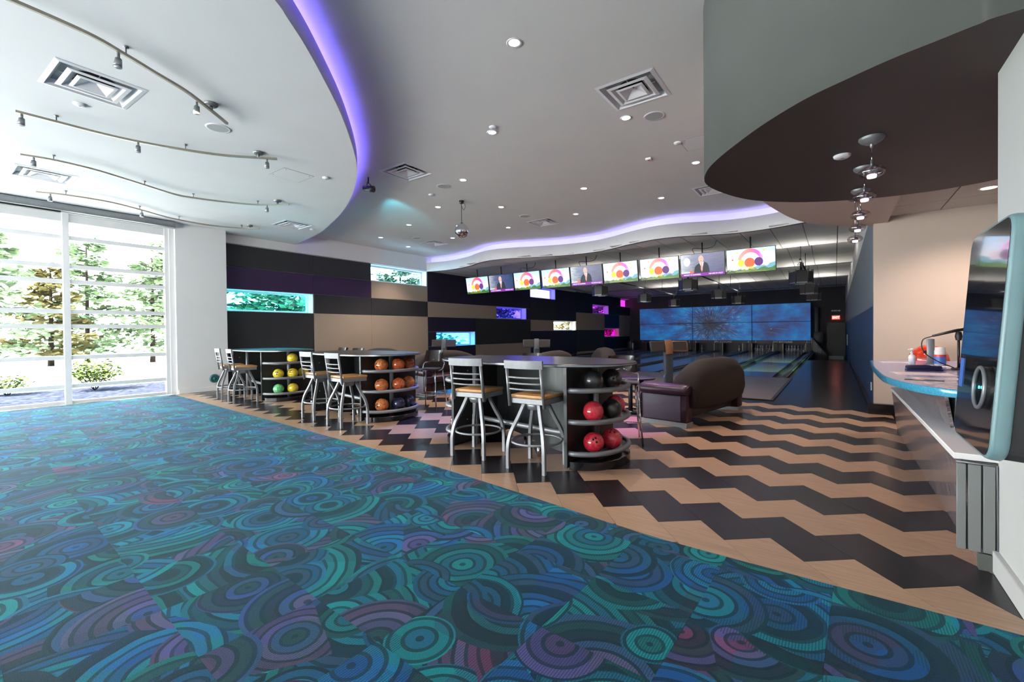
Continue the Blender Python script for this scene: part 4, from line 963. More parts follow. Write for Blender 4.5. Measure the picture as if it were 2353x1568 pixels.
# ================================================================== BAR TABLES WITH BALL RACKS
def superell(ax, ay, n=2.6, m=56, cx=0, cy=0):
    out = []
    for i in range(m):
        a = 2 * math.pi * i / m; c, s = math.cos(a), math.sin(a)
        out.append((cx + ax * math.copysign(abs(c) ** (2 / n), c), cy + ay * math.copysign(abs(s) ** (2 / n), s)))
    return out
M['top'] = paint('dark_laminate_top', (0.022, 0.022, 0.025), 0.24, 0.1, 60)
def half(rx, ry, s, n=14, x0=0.0):
    return [(x0 + s * rx * math.cos(-math.pi / 2 + math.pi * i / n), ry * math.sin(-math.pi / 2 + math.pi * i / n)) for i in range(n + 1)]
SHELF = (0.165, 0.485, 0.805)
def make_table(label, loc, rz):
    t = thing('bar_table', label, 'table', loc, rz)
    top = superell(1.28, 0.66, 2.5)
    MB().prism(top, 1.040, 1.072).build('table_top', M['top'], t, bevel=0.004, bseg=1)
    MB().sweepquad([[(x * 1.003, y * 1.003, 1.050) for x, y in top + top[:1]], [(x * 1.003, y * 1.003, 1.064) for x, y in top + top[:1]]]).build('edge_band', M['silver_paint'], t)
    for s in (-1, 1):
        MB().box(s * 0.805 - 0.016, s * 0.805 + 0.016, -0.53, 0.53, 0.02, 1.04).build('end_panel', M['black'], t, bevel=0.003, bseg=1)
        MB().box(s * 0.805 - 0.018, s * 0.805 + 0.018, -0.538, -0.53, 0.02, 1.04).build('panel_edging', M['steel'], t)
        b = MB()
        for (yy, zz) in ((-0.4, 0.88), (-0.44, 0.70), (-0.40, 0.36), (-0.30, 0.30), (-0.42, 0.12), (-0.28, 0.92), (-0.2, 0.66)):
            b.lathe([(0.001, 0.0), (0.008, 0.0), (0.007, 0.004), (0.001, 0.005)], 8, (-s * 0.018 + s * 0.805, yy, zz), axis='x')
        b.build('screw_caps', M['chrome'], t, kind='stuff')
        # foot rail with its socket on this side
        pth = catmull([(-s * 0.79, -s * 0.16, 0.33), (-s * 0.60, -s * 0.22, 0.33), (0, -s * 0.30, 0.33), (s * 0.45, -s * 0.345, 0.33), (s * 0.79, -s * 0.36, 0.33)], 6)
        MB().tube(pth, 0.029, 10).build('foot_rail', M['silver'], t)
        MB().tube([(-s * 0.79, -s * 0.16, 0.33), (-s * 0.73, -s * 0.18, 0.33)], 0.045, 10).build('rail_socket', M['silver'], t)
        MB().tube([(-s * 0.66, -s * 0.28, 0.0), (-s * 0.66, -s * 0.28, 1.04)], 0.038, 12).build('support_post', M['silver_paint'], t)
        MB().tube([(s * 0.30, -s * 0.28, 0.0), (s * 0.30, -s * 0.28, 0.12)], 0.022, 8).build('levelling_foot', M['chrome'], t)
        # rack on this end
        bs = half(0.385, 0.50, s, 14, s * 0.82)
        MB().prism(bs, 0.0, 0.085).build('rack_base', M['blackgloss'], t, bevel=0.006, bseg=1)
        MB().tube([(s * 0.865, 0.0, 0.085), (s * 0.865, 0.0, 1.04)], 0.036, 12).build('rack_column', M['silver_paint'], t)
        for h in SHELF:
            rp = half(0.365, 0.50, s, 18, s * 0.82)
            MB().tube([(x, y, h) for x, y in rp], 0.027, 10).build('shelf_rail', M['silver'], t)
            tr = half(0.30, 0.40, s, 12, s * 0.822); ti = half(0.16, 0.26, s, 12, s * 0.822)
            b = MB(); b.prism(tr + ti[::-1], h - 0.034, h - 0.024); b.build('shelf_tray', M['silver_paint'], t)
    # one S-curved apron sweeps from the back of one end to the front of the other
    rows = []
    for i in range(25):
        u = i / 24; k = u * u * (3 - 2 * u); x = -0.79 + 1.58 * u; y = 0.30 - 0.60 * k
        rows.append([(x, y, 0.10), (x, y, 1.04)])
    MB().sweepquad(rows).build('curved_panel', M['steel'], t)
    return t
proto_ball = None
def ball_mesh():
    b = MB(); b.sphere(0.1085, (0, 0, 0), 28, 16); return b
ball_protos = {}
def ball(mk, loc, label, group=None, look=None, spin=0.0):
    # one mesh per colour; three finger holes as parts turned toward direction LOOK
    key = mk
    if key not in ball_protos:
        t = thing('bowling_ball', label, 'ball', loc)
        ball_mesh().build('ball_body', BM[mk], t)
        for (a, e) in ((-0.14, 0.14), (0.14, 0.14), (0.0, -0.22)):
            d = Vector((math.sin(a) * math.cos(e), math.sin(e), math.cos(a) * math.cos(e)))
            q = d.to_track_quat('Z', 'Y'); b = MB(); b.lathe([(0.0001, 0.0006), (0.0125, 0.0), (0.0125, -0.006)], 10)
            b.v = [tuple(q @ Vector(v) + d * 0.1088) for v in b.v]
            b.build('finger_hole', M['hole'], t)
        ball_protos[key] = t
    else: t = copy_tree(ball_protos[key], loc, 0, label)
    t['label'] = label
    if group: t['group'] = group
    elif 'group' in t: del t['group']
    dv = Vector(look if look else (random.uniform(-1, 1), random.uniform(-0.4, 1), random.uniform(-0.2, 1)))
    t.rotation_mode = 'QUATERNION'; t.rotation_quaternion = dv.to_track_quat('Z', 'Y') @ Matrix.Rotation(spin, 4, 'Z').to_quaternion()
    return t
TB = [((-2.99, 4.50), -2.0, 'bar table with red and black balls racked at its end'), ((-6.84, 4.86), -4.0, 'bar table with orange swirl balls racked at its end'), ((-10.47, 5.02), -4.0, 'bar table with yellow balls racked at its end, beside the white pier')]
tabs = []
for (xy, rz, lab) in TB:
    if not tabs: t = make_table(lab, (xy[0], xy[1], 0), R(rz))
    else: t = copy_tree(tabs[0], (xy[0], xy[1], 0), R(rz), lab)
    t['group'] = 'bar tables with ball racks'; tabs.append(t)
def rack_ball(ti, s, sh, slot, mk, label, look=None, spin=0.0):
    (xy, rz, _) = TB[ti]; a = R(rz)
    lx = s * (0.82 + (0.245 if slot == 0 else 0.155)); ly = slot * (0.262 if slot else 0)
    if slot == 0: lx = s * (0.82 + 0.235)
    lz = SHELF[sh] - 0.024 + 0.1085 + 0.003
    p = (xy[0] + lx * math.cos(a) - ly * math.sin(a), xy[1] + lx * math.sin(a) + ly * math.cos(a), lz)
    return ball(mk, p, label, 'balls on the bar table racks', look, spin)
n_ = (0.45, -0.85, 0.2)
rack_ball(0, 1, 2, -1, 'black', 'black ball without visible holes, top shelf of the red-ball rack', (-0.3, 0.8, 0.2))
rack_ball(0, 1, 2, 0, 'black', 'black ball with one hole showing, top shelf of the red-ball rack', (0.55, -0.8, 0.35))
rack_ball(0, 1, 1, -1, 'red', 'cherry red ball alone in front of a black ball, middle shelf', (-0.5, -0.2, 1.0))
rack_ball(0, 1, 1, 0, 'black', 'black ball beside a cherry red ball, middle shelf of the rack', (-0.2, 0.9, 0.3))
rack_ball(0, 1, 1, 1, 'red', 'cherry red ball tucked behind the black ball, middle shelf', (0.2, 0.9, 0.4))
rack_ball(0, 1, 0, -1, 'red', 'cherry red ball with holes facing out, bottom shelf, by the panel', (0.55, -0.75, 0.45), 0.5)
rack_ball(0, 1, 0, 0, 'red', 'cherry red ball with holes on top, bottom shelf, outer place', (0.25, -0.5, 0.85), 1.2)
rack_ball(0, -1, 2, -1, 'paleg', 'pale green ball half hidden behind a silver bar stool back')
rack_ball(0, -1, 1, -1, 'pink', 'dusty pink ball behind the bar stool, middle shelf')
rack_ball(0, -1, 0, -1, 'pink', 'dusty pink ball behind the bar stool leg, bottom shelf', (-0.45, -0.9, 0.3))
for sh, mk in ((2, 'orange'), (1, 'orange'), (0, 'orange')):
    rack_ball(1, 1, sh, -1, mk, ['pale orange swirl ball with one big hole, bottom shelf', 'pale orange swirl ball with holes on top, middle shelf', 'pale orange swirl ball with two holes in front, top shelf'][sh], [(0.15, -0.95, 0.1), (0.0, -0.6, 0.8), (0.1, -0.95, 0.1)][sh], 0.6)
rack_ball(1, 1, 2, 0, 'rust', 'rust red swirl ball in front, top shelf of the orange rack', (-0.2, 0.9, 0.2))
rack_ball(1, 1, 2, 1, 'rust', 'rust red swirl ball at the back, top shelf of the orange rack', (-0.2, 0.9, 0.2))
rack_ball(1, 1, 1, 0, 'rust', 'rust red swirl ball in front, middle shelf of the orange rack', (-0.2, 0.9, 0.2))
rack_ball(1, 1, 1, 1, 'orange', 'orange swirl ball at the back, middle shelf of the orange rack', (-0.2, 0.9, 0.2))
rack_ball(1, 1, 0, 0, 'navy', 'navy blue ball in front, bottom shelf of the orange rack', (-0.2, 0.9, 0.2))
rack_ball(1, 1, 0, 1, 'navy', 'navy blue ball at the back, bottom shelf of the orange rack', (-0.2, 0.9, 0.2))
rack_ball(1, -1, 2, -1, 'white', 'whitish ball half hidden at the window-side end, top shelf')
rack_ball(1, -1, 0, -1, 'magenta', 'pinkish red ball peeping past the window-side panel, bottom shelf')
rack_ball(1, -1, 1, -1, 'white', 'whitish ball half hidden at the window-side end, middle shelf')
rack_ball(2, 1, 2, 0, 'yellow', 'yellow ball alone on the top shelf of the yellow rack', (-0.2, 0.9, 0.2))
rack_ball(2, 1, 1, -1, 'yellow', 'yellow ball with a hole at its side, middle shelf by the panel', (0.8, -0.75, 0.3))
rack_ball(2, 1, 1, 0, 'yellow', 'yellow ball with two holes near its top, middle shelf', (0.5, -0.8, 0.5))
rack_ball(2, 1, 1, 1, 'yellow', 'yellow ball tucked at the back of the middle shelf', (-0.2, 0.9, 0.2))
rack_ball(2, 1, 0, -1, 'green', 'marbled green ball on the bottom shelf of the yellow rack', (-0.5, -0.5, 0.8))
rack_ball(2, 1, 0, 0, 'yellow', 'yellow ball beside the green ball, bottom shelf', (-0.2, 0.9, 0.2))

# ================================================================== BAR STOOLS
def make_stool(label, loc, rz):
    t = thing('bar_stool', label, 'stool', loc, rz, 'silver bar stools with wooden seats')
    MB().prism([(-0.20, -0.17), (0.20, -0.17), (0.215, 0.22), (-0.215, 0.22)], 0.728, 0.762).build('seat', M['seatwood'], t, bevel=0.008)
    MB().prism([(-0.205, -0.175), (0.205, -0.175), (0.213, 0.21), (-0.213, 0.21)], 0.672, 0.727).build('seat_frame', M['silver'], t, bevel=0.004, bseg=1)
    for s in (-1, 1):
        MB().tube([(s * 0.205, -0.185, 0.645), (s * 0.200, -0.245, 1.075)], 0.0165, 10).build('back_post', M['silver'], t)
    for z in (0.825, 0.885, 0.945):
        y = -0.185 - (z - 0.645) * 0.14
        MB().tube([(-0.198 + 0.0396 * i, y - 0.035 * math.sin(math.pi * i / 10), z) for i in range(11)], 0.0095, 8).build('back_slat', M['silver'], t)
    rows = []
    for i in range(13):
        x = -0.225 + 0.45 * i / 12; y = -0.238 - 0.04 * math.sin(math.pi * i / 12)
        rows.append([(x, y - 0.012, 1.035), (x, y - 0.020, 1.115), (x, y + 0.006, 1.118), (x, y + 0.012, 1.035), (x, y - 0.012, 1.035)])
    b = MB(); b.sweepquad(rows, smooth=False)
    b.add(rows[0][:4], [(0, 1, 2, 3)]); b.add(rows[-1][:4], [(3, 2, 1, 0)])
    b.build('top_rail', M['silver'], t)
    for sx in (-1, 1):
        for sy in (-1, 1):
            p = catmull([(sx * 0.085, sy * 0.085, 0.672), (sx * 0.135, sy * 0.135, 0.52), (sx * 0.19, sy * 0.19, 0.37), (sx * 0.212, sy * 0.212, 0.24), (sx * 0.215, sy * 0.215, 0.12), (sx * 0.215, sy * 0.215, 0.0)], 4)
            MB().tube(p, 0.0165, 4, square=True).build('leg', M['silver'], t)
    MB().tube([(0.262 * math.cos(2 * math.pi * i / 32), 0.262 * math.sin(2 * math.pi * i / 32), 0.275) for i in range(32)], 0.0125, 8, closed=True).build('foot_ring', M['silver'], t)
    MB().lathe([(0.001, 0.60), (0.09, 0.60), (0.12, 0.672), (0.001, 0.672)], 14).build('swivel_plate', M['silver_paint'], t)
    return t
ST = [((-2.52, 3.885), 1.5, 'silver bar stool standing beside the red-ball rack'), ((-3.35, 3.93), 6, 'silver bar stool at the window-side half of the red-ball table'),
      ((-6.12, 4.07), -6, 'silver bar stool standing beside the orange-ball rack'), ((-7.03, 4.17), -6, 'silver bar stool at the window-side half of the orange-ball table'),
      ((-10.05, 4.22), -10, 'silver bar stool standing beside the yellow-ball rack'), ((-10.82, 4.30), -10, 'silver bar stool closest to the white pier')]
s0 = None
for xy, rz, lab in ST:
    if s0 is None: s0 = make_stool(lab, (xy[0], xy[1], 0), R(rz))
    else: copy_tree(s0, (xy[0], xy[1], 0), R(rz), lab)
# dark stools with chrome legs on the lane side
M['shell'] = paint('dark_shell', (0.022, 0.016, 0.014), 0.28, 0.1, 10, coat=0.3)
def make_shell(label, loc, rz):
    t = thing('shell_stool', label, 'stool', loc, rz, 'dark bar stools with chrome legs')
    rows = []
    for i in range(9):
        x = -0.20 + 0.05 * i; k = (i - 4) / 4
        rows.append([(x, -0.20 + 0.02 * k * k, 0.735), (x, 0.0, 0.715 + 0.012 * k * k), (x, 0.2, 0.735)])
    b = MB(); b.sweepquad(rows); b.sweepquad([[(p[0], p[1], p[2] + 0.018) for p in r] for r in rows]); b.build('seat', M['shell'], t)
    rows = []
    for i in range(11):
        a = R(-62 + 12.4 * i); rows.append([(0.225 * math.sin(a) * (1 - 0.05 * j), -0.02 - 0.225 * math.cos(a) - 0.022 * j, 0.865 + 0.07 * j) for j in range(4)])
    b = MB(); b.sweepquad(rows); b.sweepquad([[(p[0] * 0.93, p[1] * 0.93, p[2]) for p in r] for r in rows]); b.build('backrest', M['shell'], t)
    for s in (-1, 1):
        MB().tube(catmull([(s * 0.02, -0.225, 0.90), (s * 0.15, -0.23, 0.86), (s * 0.205, -0.17, 0.83), (s * 0.20, -0.10, 0.74), (s * 0.17, 0.0, 0.71)], 5), 0.011, 8).build('back_tube', M['chrome'], t)
        for f in (-1, 1): MB().tube([(s * 0.17, f * 0.16, 0.715), (s * 0.225, f * 0.235, 0.0)], 0.0115, 8).build('leg', M['chrome'], t)
        MB().tube([(s * 0.205, -0.205, 0.28), (s * 0.205, 0.205, 0.28)], 0.008, 6).build('side_stretcher', M['chrome'], t)
    for f in (-1, 1): MB().tube([(-0.205, f * 0.205, 0.28), (0.205, f * 0.205, 0.28)], 0.008, 6).build('cross_stretcher', M['chrome'], t)
    return t
h0 = None
for xy, rz, lab in [((-2.20, 5.42), 205, 'dark chrome-legged stool behind the black balls and the red-ball table'), ((-6.05, 5.75), 200, 'dark chrome-legged stool with its seat shining blue, between orange balls and sofa'),
                    ((-9.55, 6.05), 178, 'dark chrome-legged stool showing only its backrest past the yellow-ball table'), ((-8.75, 5.95), 190, 'dark stool back peeping over the window-side end of the orange-ball table'), ((-3.75, 5.5), 182, 'dark chrome-legged stool mostly hidden behind the red-ball table')]:
    if h0 is None: h0 = make_shell(lab, (xy[0], xy[1], 0), R(rz))
    else: copy_tree(h0, (xy[0], xy[1], 0), R(rz), lab)

# ================================================================== SOFAS (local: length along Y, back on +X, front on -X)
def make_sofa(label, loc, rz, fab):
    t = thing('arched_sofa', label, 'sofa', loc, rz, 'lounge sofas with arched backs')
    L = 1.06
    # arched back with a belly-shaped lower edge, thick and padded
    rows = []
    n = 26
    for i in range(n + 1):
        u = i / n; y = -0.93 + 1.86 * u; a = abs(2 * u - 1)
        zt = 0.62 + 0.355 * math.sqrt(max(0, 1 - a ** 2.8))
        zb = 0.27 - 0.06 * (1 - a * a)
        bulge = 0.10 * math.sqrt(max(0, 1 - a ** 2))
        cs = []
        for (fx, fz) in ((-0.02, 0.08), (0.05, 0.0), (0.13, 0.0), (0.20, 0.10), (0.235, 0.45), (0.215, 0.80), (0.15, 0.96), (0.04, 1.0), (-0.09, 0.97), (-0.15, 0.85), (-0.12, 0.4)):
            cs.append((0.12 + fx + bulge * (0.6 + 0.4 * fz), y, zb + (zt - zb) * fz))
        rows.append(cs + cs[:1])
    b = MB(); b.sweepquad(rows)
    for r in (rows[0], rows[-1]): b.add(r[:-1], [tuple(range(len(r) - 1))])
    b.build('back', fab, t)
    MB().box(-0.42, 0.20, -0.82, 0.82, 0.30, 0.45).build('seat_cushion', M['leather'], t, bevel=0.045, bseg=3)
    MB().box(-0.36, 0.18, -0.80, 0.80, 0.10, 0.29).build('seat_base', M['plastic_dark'], t, bevel=0.01)
    for s in (-1, 1):
        y0, y1 = sorted((s * 0.86, s * L))
        MB().box(-0.44, 0.27, y0, y1, 0.075, 0.47).build('arm_body', M['leather'], t, bevel=0.02)
        yo = s * L
        MB().box(-0.41, 0.19, min(yo, yo + s * 0.012), max(yo, yo + s * 0.012), 0.085, 0.455).build('arm_side_panel', M['greyvinyl'], t, bevel=0.005)
        b = MB(); pr = [(0.0, 0.0), (-0.03, 0.03), (-0.035, 0.08), (0.0, 0.135), (0.10, 0.16), (0.20, 0.135), (0.235, 0.08), (0.23, 0.03), (0.20, 0.0)]
        rr = []
        for (x, k) in ((-0.47, 0.75), (-0.455, 0.93), (-0.42, 1.0), (-0.1, 1.0), (0.2, 1.0), (0.265, 0.97), (0.29, 0.75)):
            rr.append([(x, s * (L + 0.015) - s * (0.10 + (py - 0.10) * k), 0.46 + 0.08 + (pz - 0.08) * k) for py, pz in pr + pr[:1]])
        b.sweepquad(rr)
        for r in (rr[0], rr[-1]): b.add(r[:-1], [tuple(range(len(r) - 1))])
        b.build('arm_pad', M['leather'], t)
        MB().box(-0.45, 0.275, y0 - 0.006, y1 + 0.006, 0.0, 0.072).build('plinth', M['silver_paint'], t, bevel=0.004, bseg=1)
        MB().box(-0.50, -0.44, y0 + 0.01, y1 - 0.01, 0.30, 0.45).build('arm_front', M['leather'], t, bevel=0.03, bseg=3)
    return t
sf = make_sofa('brown-backed arched sofa standing alone beside the walkway', (-1.78, 7.66, 0), R(-11), M['sofafab'])
copy_tree(sf, (-7.50, 7.80, 0), R(172), 'plum sofa with grey arm panel standing behind the orange-ball rack')
copy_tree(sf, (-10.75, 8.1, 0), R(92), 'arched sofa whose back peeps over the orange-ball table')
copy_tree(sf, (-5.40, 8.70, 0), R(4), 'arched sofa with its back rising just past the red-ball table')
copy_tree(sf, (-5.15, 10.9, 0), R(35), 'second arched sofa back past the red-ball table, near the lane wall')
# small round table by the brown sofa
def make_round(label, loc, rx=0.32):
    t = thing('side_table', label, 'table', loc)
    MB().prism(superell(rx, rx, 2, 36), 0.575, 0.60).build('table_top', M['top'], t, bevel=0.006)
    for s in (-1, 1):
        MB().tube([(s * 0.10, 0, 0.04), (s * 0.10, 0, 0.575)], 0.038, 12).build('column', M['steel'], t)
    MB().prism(superell(0.24, 0.17, 2, 28), 0.0, 0.045).build('foot_plate', M['blackgloss'], t, bevel=0.008)
    for sx in (-1, 1): MB().lathe([(0.001, 0), (0.028, 0), (0.028, 0.02), (0.001, 0.02)], 10, (sx * 0.26, 0.0, 0.0)).build('glide', M['rubber'], t)
    return t
make_round('small round dark table between a chrome-legged stool and the brown sofa', (-2.78, 7.45, 0))
# ---- scoring consoles: two tilted screens on a post
M['cscreen'] = paint('idle_screen', (0.035, 0.032, 0.030), 0.18, 0.1, 3)
def make_console(label, loc, rz, tan):
    t = thing('scoring_console', label, 'console', loc, rz, 'twin-screen scoring consoles')
    MB().box(-0.075, 0.075, -0.06, 0.06, 0.0, 1.0).build('post', M['plastic_grey'], t, bevel=0.015)
    MB().box(-0.17, 0.17, -0.15, 0.15, 0.0, 0.03).build('foot_plate', M['plastic_dark'], t, bevel=0.008)
    def tilt(pts, yaw_):
        q = Matrix.Rotation(yaw_, 3, 'Z') @ Matrix.Rotation(R(-20), 3, 'X'); return [tuple(q @ Vector(p) + Vector((0, 0.0, 1.10))) for p in pts]
    for s in (-1, 1):
        b = MB(); b.box(s * 0.21 - 0.145, s * 0.21 + 0.145, -0.02, 0.03, -0.105, 0.105); b.v = tilt(b.v, R(-s * 6)); b.build('monitor_case', M['tan'] if tan and s > 0 else M['plastic_dark'], t, bevel=0.008)
        b = MB(); b.box(s * 0.21 - 0.122, s * 0.21 + 0.122, -0.024, -0.0205, -0.085, 0.085); b.v = tilt(b.v, R(-s * 6)); b.build('screen', M['cscreen'], t)
    b = MB(); b.box(-0.065, 0.065, -0.045, 0.04, -0.17, 0.12); b.v = tilt(b.v, 0); b.build('centre_cover', M['tan'] if tan else M['plastic_grey'], t, bevel=0.01)
    MB().tube([(-0.09, -0.06, 0.55), (-0.11, -0.10, 0.55), (-0.11, -0.10, 0.50)], 0.012, 6).build('cup_hook', M['bluep'], t)
    return t
c1 = make_console('scoring console with tan centre and orange-lit screens behind the brown sofa', (-2.58, 8.62, 0), R(36), True)
c2 = make_console('grey twin-screen scoring console by the dark lower wall panels', (-6.35, 9.84, 0), R(36), False)
copy_tree(c2, (-9.35, 9.45, 0), R(36), 'twin-screen scoring console dark against the low blue-lit window')
# ---- ball returns
def make_return(label, loc, rz):
    t = thing('ball_return', label, 'ball return', loc, rz, 'ball returns on the approach')
    rows = []
    for i in range(9):
        a = math.pi * i / 8
        rows.append([(0.27 * math.cos(a) * (1 - 0.12 * j / 3), 0.35 + 0.0 + j * 0.22, 0.30 + 0.60 * math.sin(a) ** 0.6 * (1 - 0.10 * j)) for j in range(4)])
    b = MB(); b.sweepquad(rows); b.build('hood', M['plastic_grey'], t)
    b = MB(); rr = [r[0] for r in rows]; b.add(rr + [(0.27, 0.35, 0.30)], [tuple(range(len(rr)))]); b.build('hood_face', M['plastic_grey'], t)
    b = MB(); b.prism([(0.15 * math.cos(math.pi * i / 10), 0.16 * math.sin(math.pi * i / 10)) for i in range(11)], 0.0, 0.012)
    b.v = [(x, 0.35 - z, 0.44 + y * 1.3) for x, y, z in b.v]; b.build('mouth', M['hole'], t)
    text_obj('Brunswick', 0.055, M['white'], t, (0, 0.345, 0.78), (1, 0, 0), (0, 0, 1))
    MB().box(-0.22, 0.22, -0.45, 1.0, 0.0, 0.30).build('base', M['plastic_dark'], t, bevel=0.03)
    for s in (-1, 1): MB().tube([(s * 0.21, -0.5, 0.52), (s * 0.23, -0.2, 0.50), (s * 0.23, 0.33, 0.50)], 0.018, 8).build('tray_rail', M['silver'], t)
    MB().box(-0.19, 0.19, -0.45, 0.34, 0.30, 0.40).build('tray', M['plastic_dark'], t, bevel=0.02)
    return t
rt1 = make_return('grey ball return hood rising over the arm of the brown sofa', (-2.05, 9.35, 0.0), R(18))
rt2 = copy_tree(rt1, (-6.54, 7.56, 0), R(18), 'grey ball return hood just above the red-ball table edge')
ball('brownb', (-2.09, 9.10, 0.515), 'dark brown ball waiting on the ball return beside the tan console', None, (0, 0.5, 1))
ball('paleg', (-1.93, 9.30, 0.515), 'mint green ball waiting on the ball return behind the sofa', None, (0, 0.5, 1))
"""END4"""

# ================================================================== COUNTER, KIOSK
t = thing('reception_counter', 'reception counter with blue slab top and woodgrain wedge front', 'counter', (0.69, 3.66, 0))
# local: x to the back, y along the run, z up
def wedge(name, pts, mat, th=0.02, bevel=0.0):
    n = Vector(pts[1]) - Vector(pts[0]); n = n.cross(Vector(pts[2]) - Vector(pts[0])).normalized() * th
    b = MB(); k = len(pts); b.add(list(pts) + [tuple(Vector(p) + n) for p in pts], [tuple(range(k)), tuple(range(2 * k - 1, k - 1, -1))] + [(i, (i + 1) % k, k + (i + 1) % k, k + i) for i in range(k)])
    return b.build(name, mat, t, bevel=bevel, bseg=1)
Yf = 4.25
wedge('lower_panel', [(-0.005, 0.0, 0.0), (-0.005, Yf + 0.1, 0.0), (-0.122, 3.62, 0.655), (-0.112, 0.0, 0.624)], M['laminate'], 0.02)
wedge('lower_panel_far', [(-0.005, Yf + 0.1, 0.0), (0.10, Yf + 0.25, 0.0), (0.0, 3.70, 0.655), (-0.122, 3.62, 0.655)], M['laminate'], 0.02)
MB().prism([(-0.125, -0.0), (0.25, -0.0), (0.25, 3.75), (-0.0, 3.75), (-0.130, 3.62)], 0.625, 0.66).build('ledge', M['white'], t, bevel=0.004, bseg=1)
wedge('upper_panel', [(0.0, 0.90, 0.66), (0.0, 3.70, 0.66), (-0.10, 3.55, 0.91), (-0.055, 0.75, 0.91)], M['laminate'], 0.02)
MB().box(0.02, 0.5, 0.85, 3.65, 0.66, 0.905).build('upper_body', M['white'], t)
MB().box(0.03, 0.5, 0.03, 4.0, 0.0, 0.62).build('lower_body', M['white'], t)
# slatted end panel
MB().box(-0.10, 0.055, 0.005, 0.03, 0.10, 0.62).build('end_panel', M['sage'], t)
for x0, x1 in ((-0.112, -0.072), (-0.064, -0.010), (-0.002, 0.048)): MB().box(x0, x1, -0.012, 0.004, 0.10, 0.605).build('end_slat', paint('grey_slat', (0.17, 0.18, 0.178), 0.5, 0.03, 4), t, bevel=0.003, bseg=1)
MB().box(-0.02, 0.06, -0.015, 0.03, 0.0, 0.095).build('toe_kick', M['sage'], t)
MB().tube([(-0.115, -0.012, 0.615), (0.052, -0.012, 0.61), (0.056, -0.012, 0.10)], 0.005, 6).build('end_frame', M['silver_paint'], t)
M['slab'] = None
m, nt, b_ = nm('blue_resin_slab'); v = texco(nt); n_1 = noise(nt, v, 90.0, 3)
nt.links.new(ramp(nt, n_1.outputs['Fac'], [(0.35, (0.035, 0.26, 0.42)), (0.65, (0.07, 0.38, 0.55))]), b_.inputs['Base Color']); setp(b_, Roughness=0.18); b_.inputs['Coat Weight'].default_value = 0.5
M['slab'] = m
cp = [(-0.31, 4.00), (-0.345, 2.8), (-0.345, 2.0), (-0.33, 1.50), (-0.26, 1.10), (-0.15, 0.78), (0.0, 0.62), (0.25, 0.55), (0.85, 0.55), (0.85, 4.3), (0.30, 4.25)]
cpc = [tuple(v_)[:2] for v_ in catmull([(x, y, 0) for x, y in cp[1:8]], 5)]
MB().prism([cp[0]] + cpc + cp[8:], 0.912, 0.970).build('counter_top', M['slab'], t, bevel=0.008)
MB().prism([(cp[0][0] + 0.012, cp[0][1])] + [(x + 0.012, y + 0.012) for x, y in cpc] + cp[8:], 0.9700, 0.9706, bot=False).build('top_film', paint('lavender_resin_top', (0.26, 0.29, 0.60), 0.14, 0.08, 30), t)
ZC = 0.971
def onc(name, label, cat, x, y, rz=0, z=ZC): return thing(name, label, cat, (x, y, z), R(rz))
for k, (x, y, w, d, rz, lab, mk) in enumerate([(0.62, 7.35, 0.30, 0.20, 8, 'pale printed sheet at the far tip of the blue counter', 'paper'), (0.86, 6.75, 0.30, 0.22, 5, 'pale printed sheet behind the navy stapler', 'paper'), (0.66, 5.62, 0.42, 0.30, 6, 'large laminated menu sheet across the middle of the blue counter', 'paper'),
                               (0.70, 5.15, 0.30, 0.14, 10, 'laminated price sheet with fine print, on the blue counter', 'paper'), (0.70, 4.72, 0.28, 0.16, 12, 'laminated flyer at the kiosk end of the blue counter', 'paper')]):
    s = onc('laminated_sheet', lab, 'paper', x, y, rz)
    MB().box(-w / 2, w / 2, -d / 2, d / 2, 0, 0.0015).build('sheet', M[mk], s)
    for q in range(3): MB().box(-w * 0.4, w * (0.1 + 0.12 * q), -d * 0.30 + q * d * 0.22, -d * 0.30 + q * d * 0.22 + 0.008, 0.0015, 0.0021).build('print_line', M['redp'] if k == 2 and q == 0 else M['plastic_grey'], s)
s = onc('price_strip', 'dark strip with a yellow patch lying along the counter edge', 'sign', 0.59, 4.95, -6)
MB().box(-0.12, 0.12, -0.03, 0.03, 0, 0.003).build('strip', M['plastic_dark'], s); MB().box(-0.07, 0.0, -0.02, 0.02, 0.003, 0.004).build('yellow_patch', M['yellowp'], s)
s = onc('long_stapler', 'navy long-arm stapler lying on the blue counter', 'stapler', 0.72, 6.05, 8)
MB().box(-0.14, 0.14, -0.035, 0.035, 0.0, 0.018).build('base', M['navyplastic'], s, bevel=0.006)
b = MB(); b.prism([(-0.14, 0.02), (0.14, 0.02), (0.13, 0.05), (0.02, 0.062), (-0.135, 0.052)], -0.03, 0.03); b.v = [(x, z, y) for x, y, z in b.v]; b.build('arm', M['navyplastic'], s, bevel=0.008)
s = onc('sanitizer_bottle', 'small white pump bottle in front of the big red ball', 'bottle', 0.735, 7.05)
MB().lathe([(0.001, 0), (0.032, 0), (0.033, 0.09), (0.025, 0.11), (0.012, 0.118), (0.012, 0.13)], 16).build('bottle_body', M['pinwhite'], s)
MB().lathe([(0.014, 0.13), (0.014, 0.145), (0.005, 0.147), (0.005, 0.17), (0.016, 0.17), (0.016, 0.185), (0.001, 0.188)], 12).tube([(0, 0, 0.178), (-0.035, -0.02, 0.176)], 0.006, 6).build('pump', M['pinwhite'], s)
s = onc('wipes_canister', 'white canister with blue and red label on the counter', 'canister', 0.965, 6.95)
MB().lathe([(0.001, 0), (0.05, 0), (0.05, 0.17), (0.046, 0.175), (0.046, 0.205), (0.001, 0.21)], 20).build('canister_body', M['pinwhite'], s)
MB().lathe([(0.0508, 0.02), (0.0508, 0.10)], 20).build('blue_label', M['bluep'], s); MB().lathe([(0.0512, 0.10), (0.0512, 0.125)], 20).build('red_label', M['redp'], s)
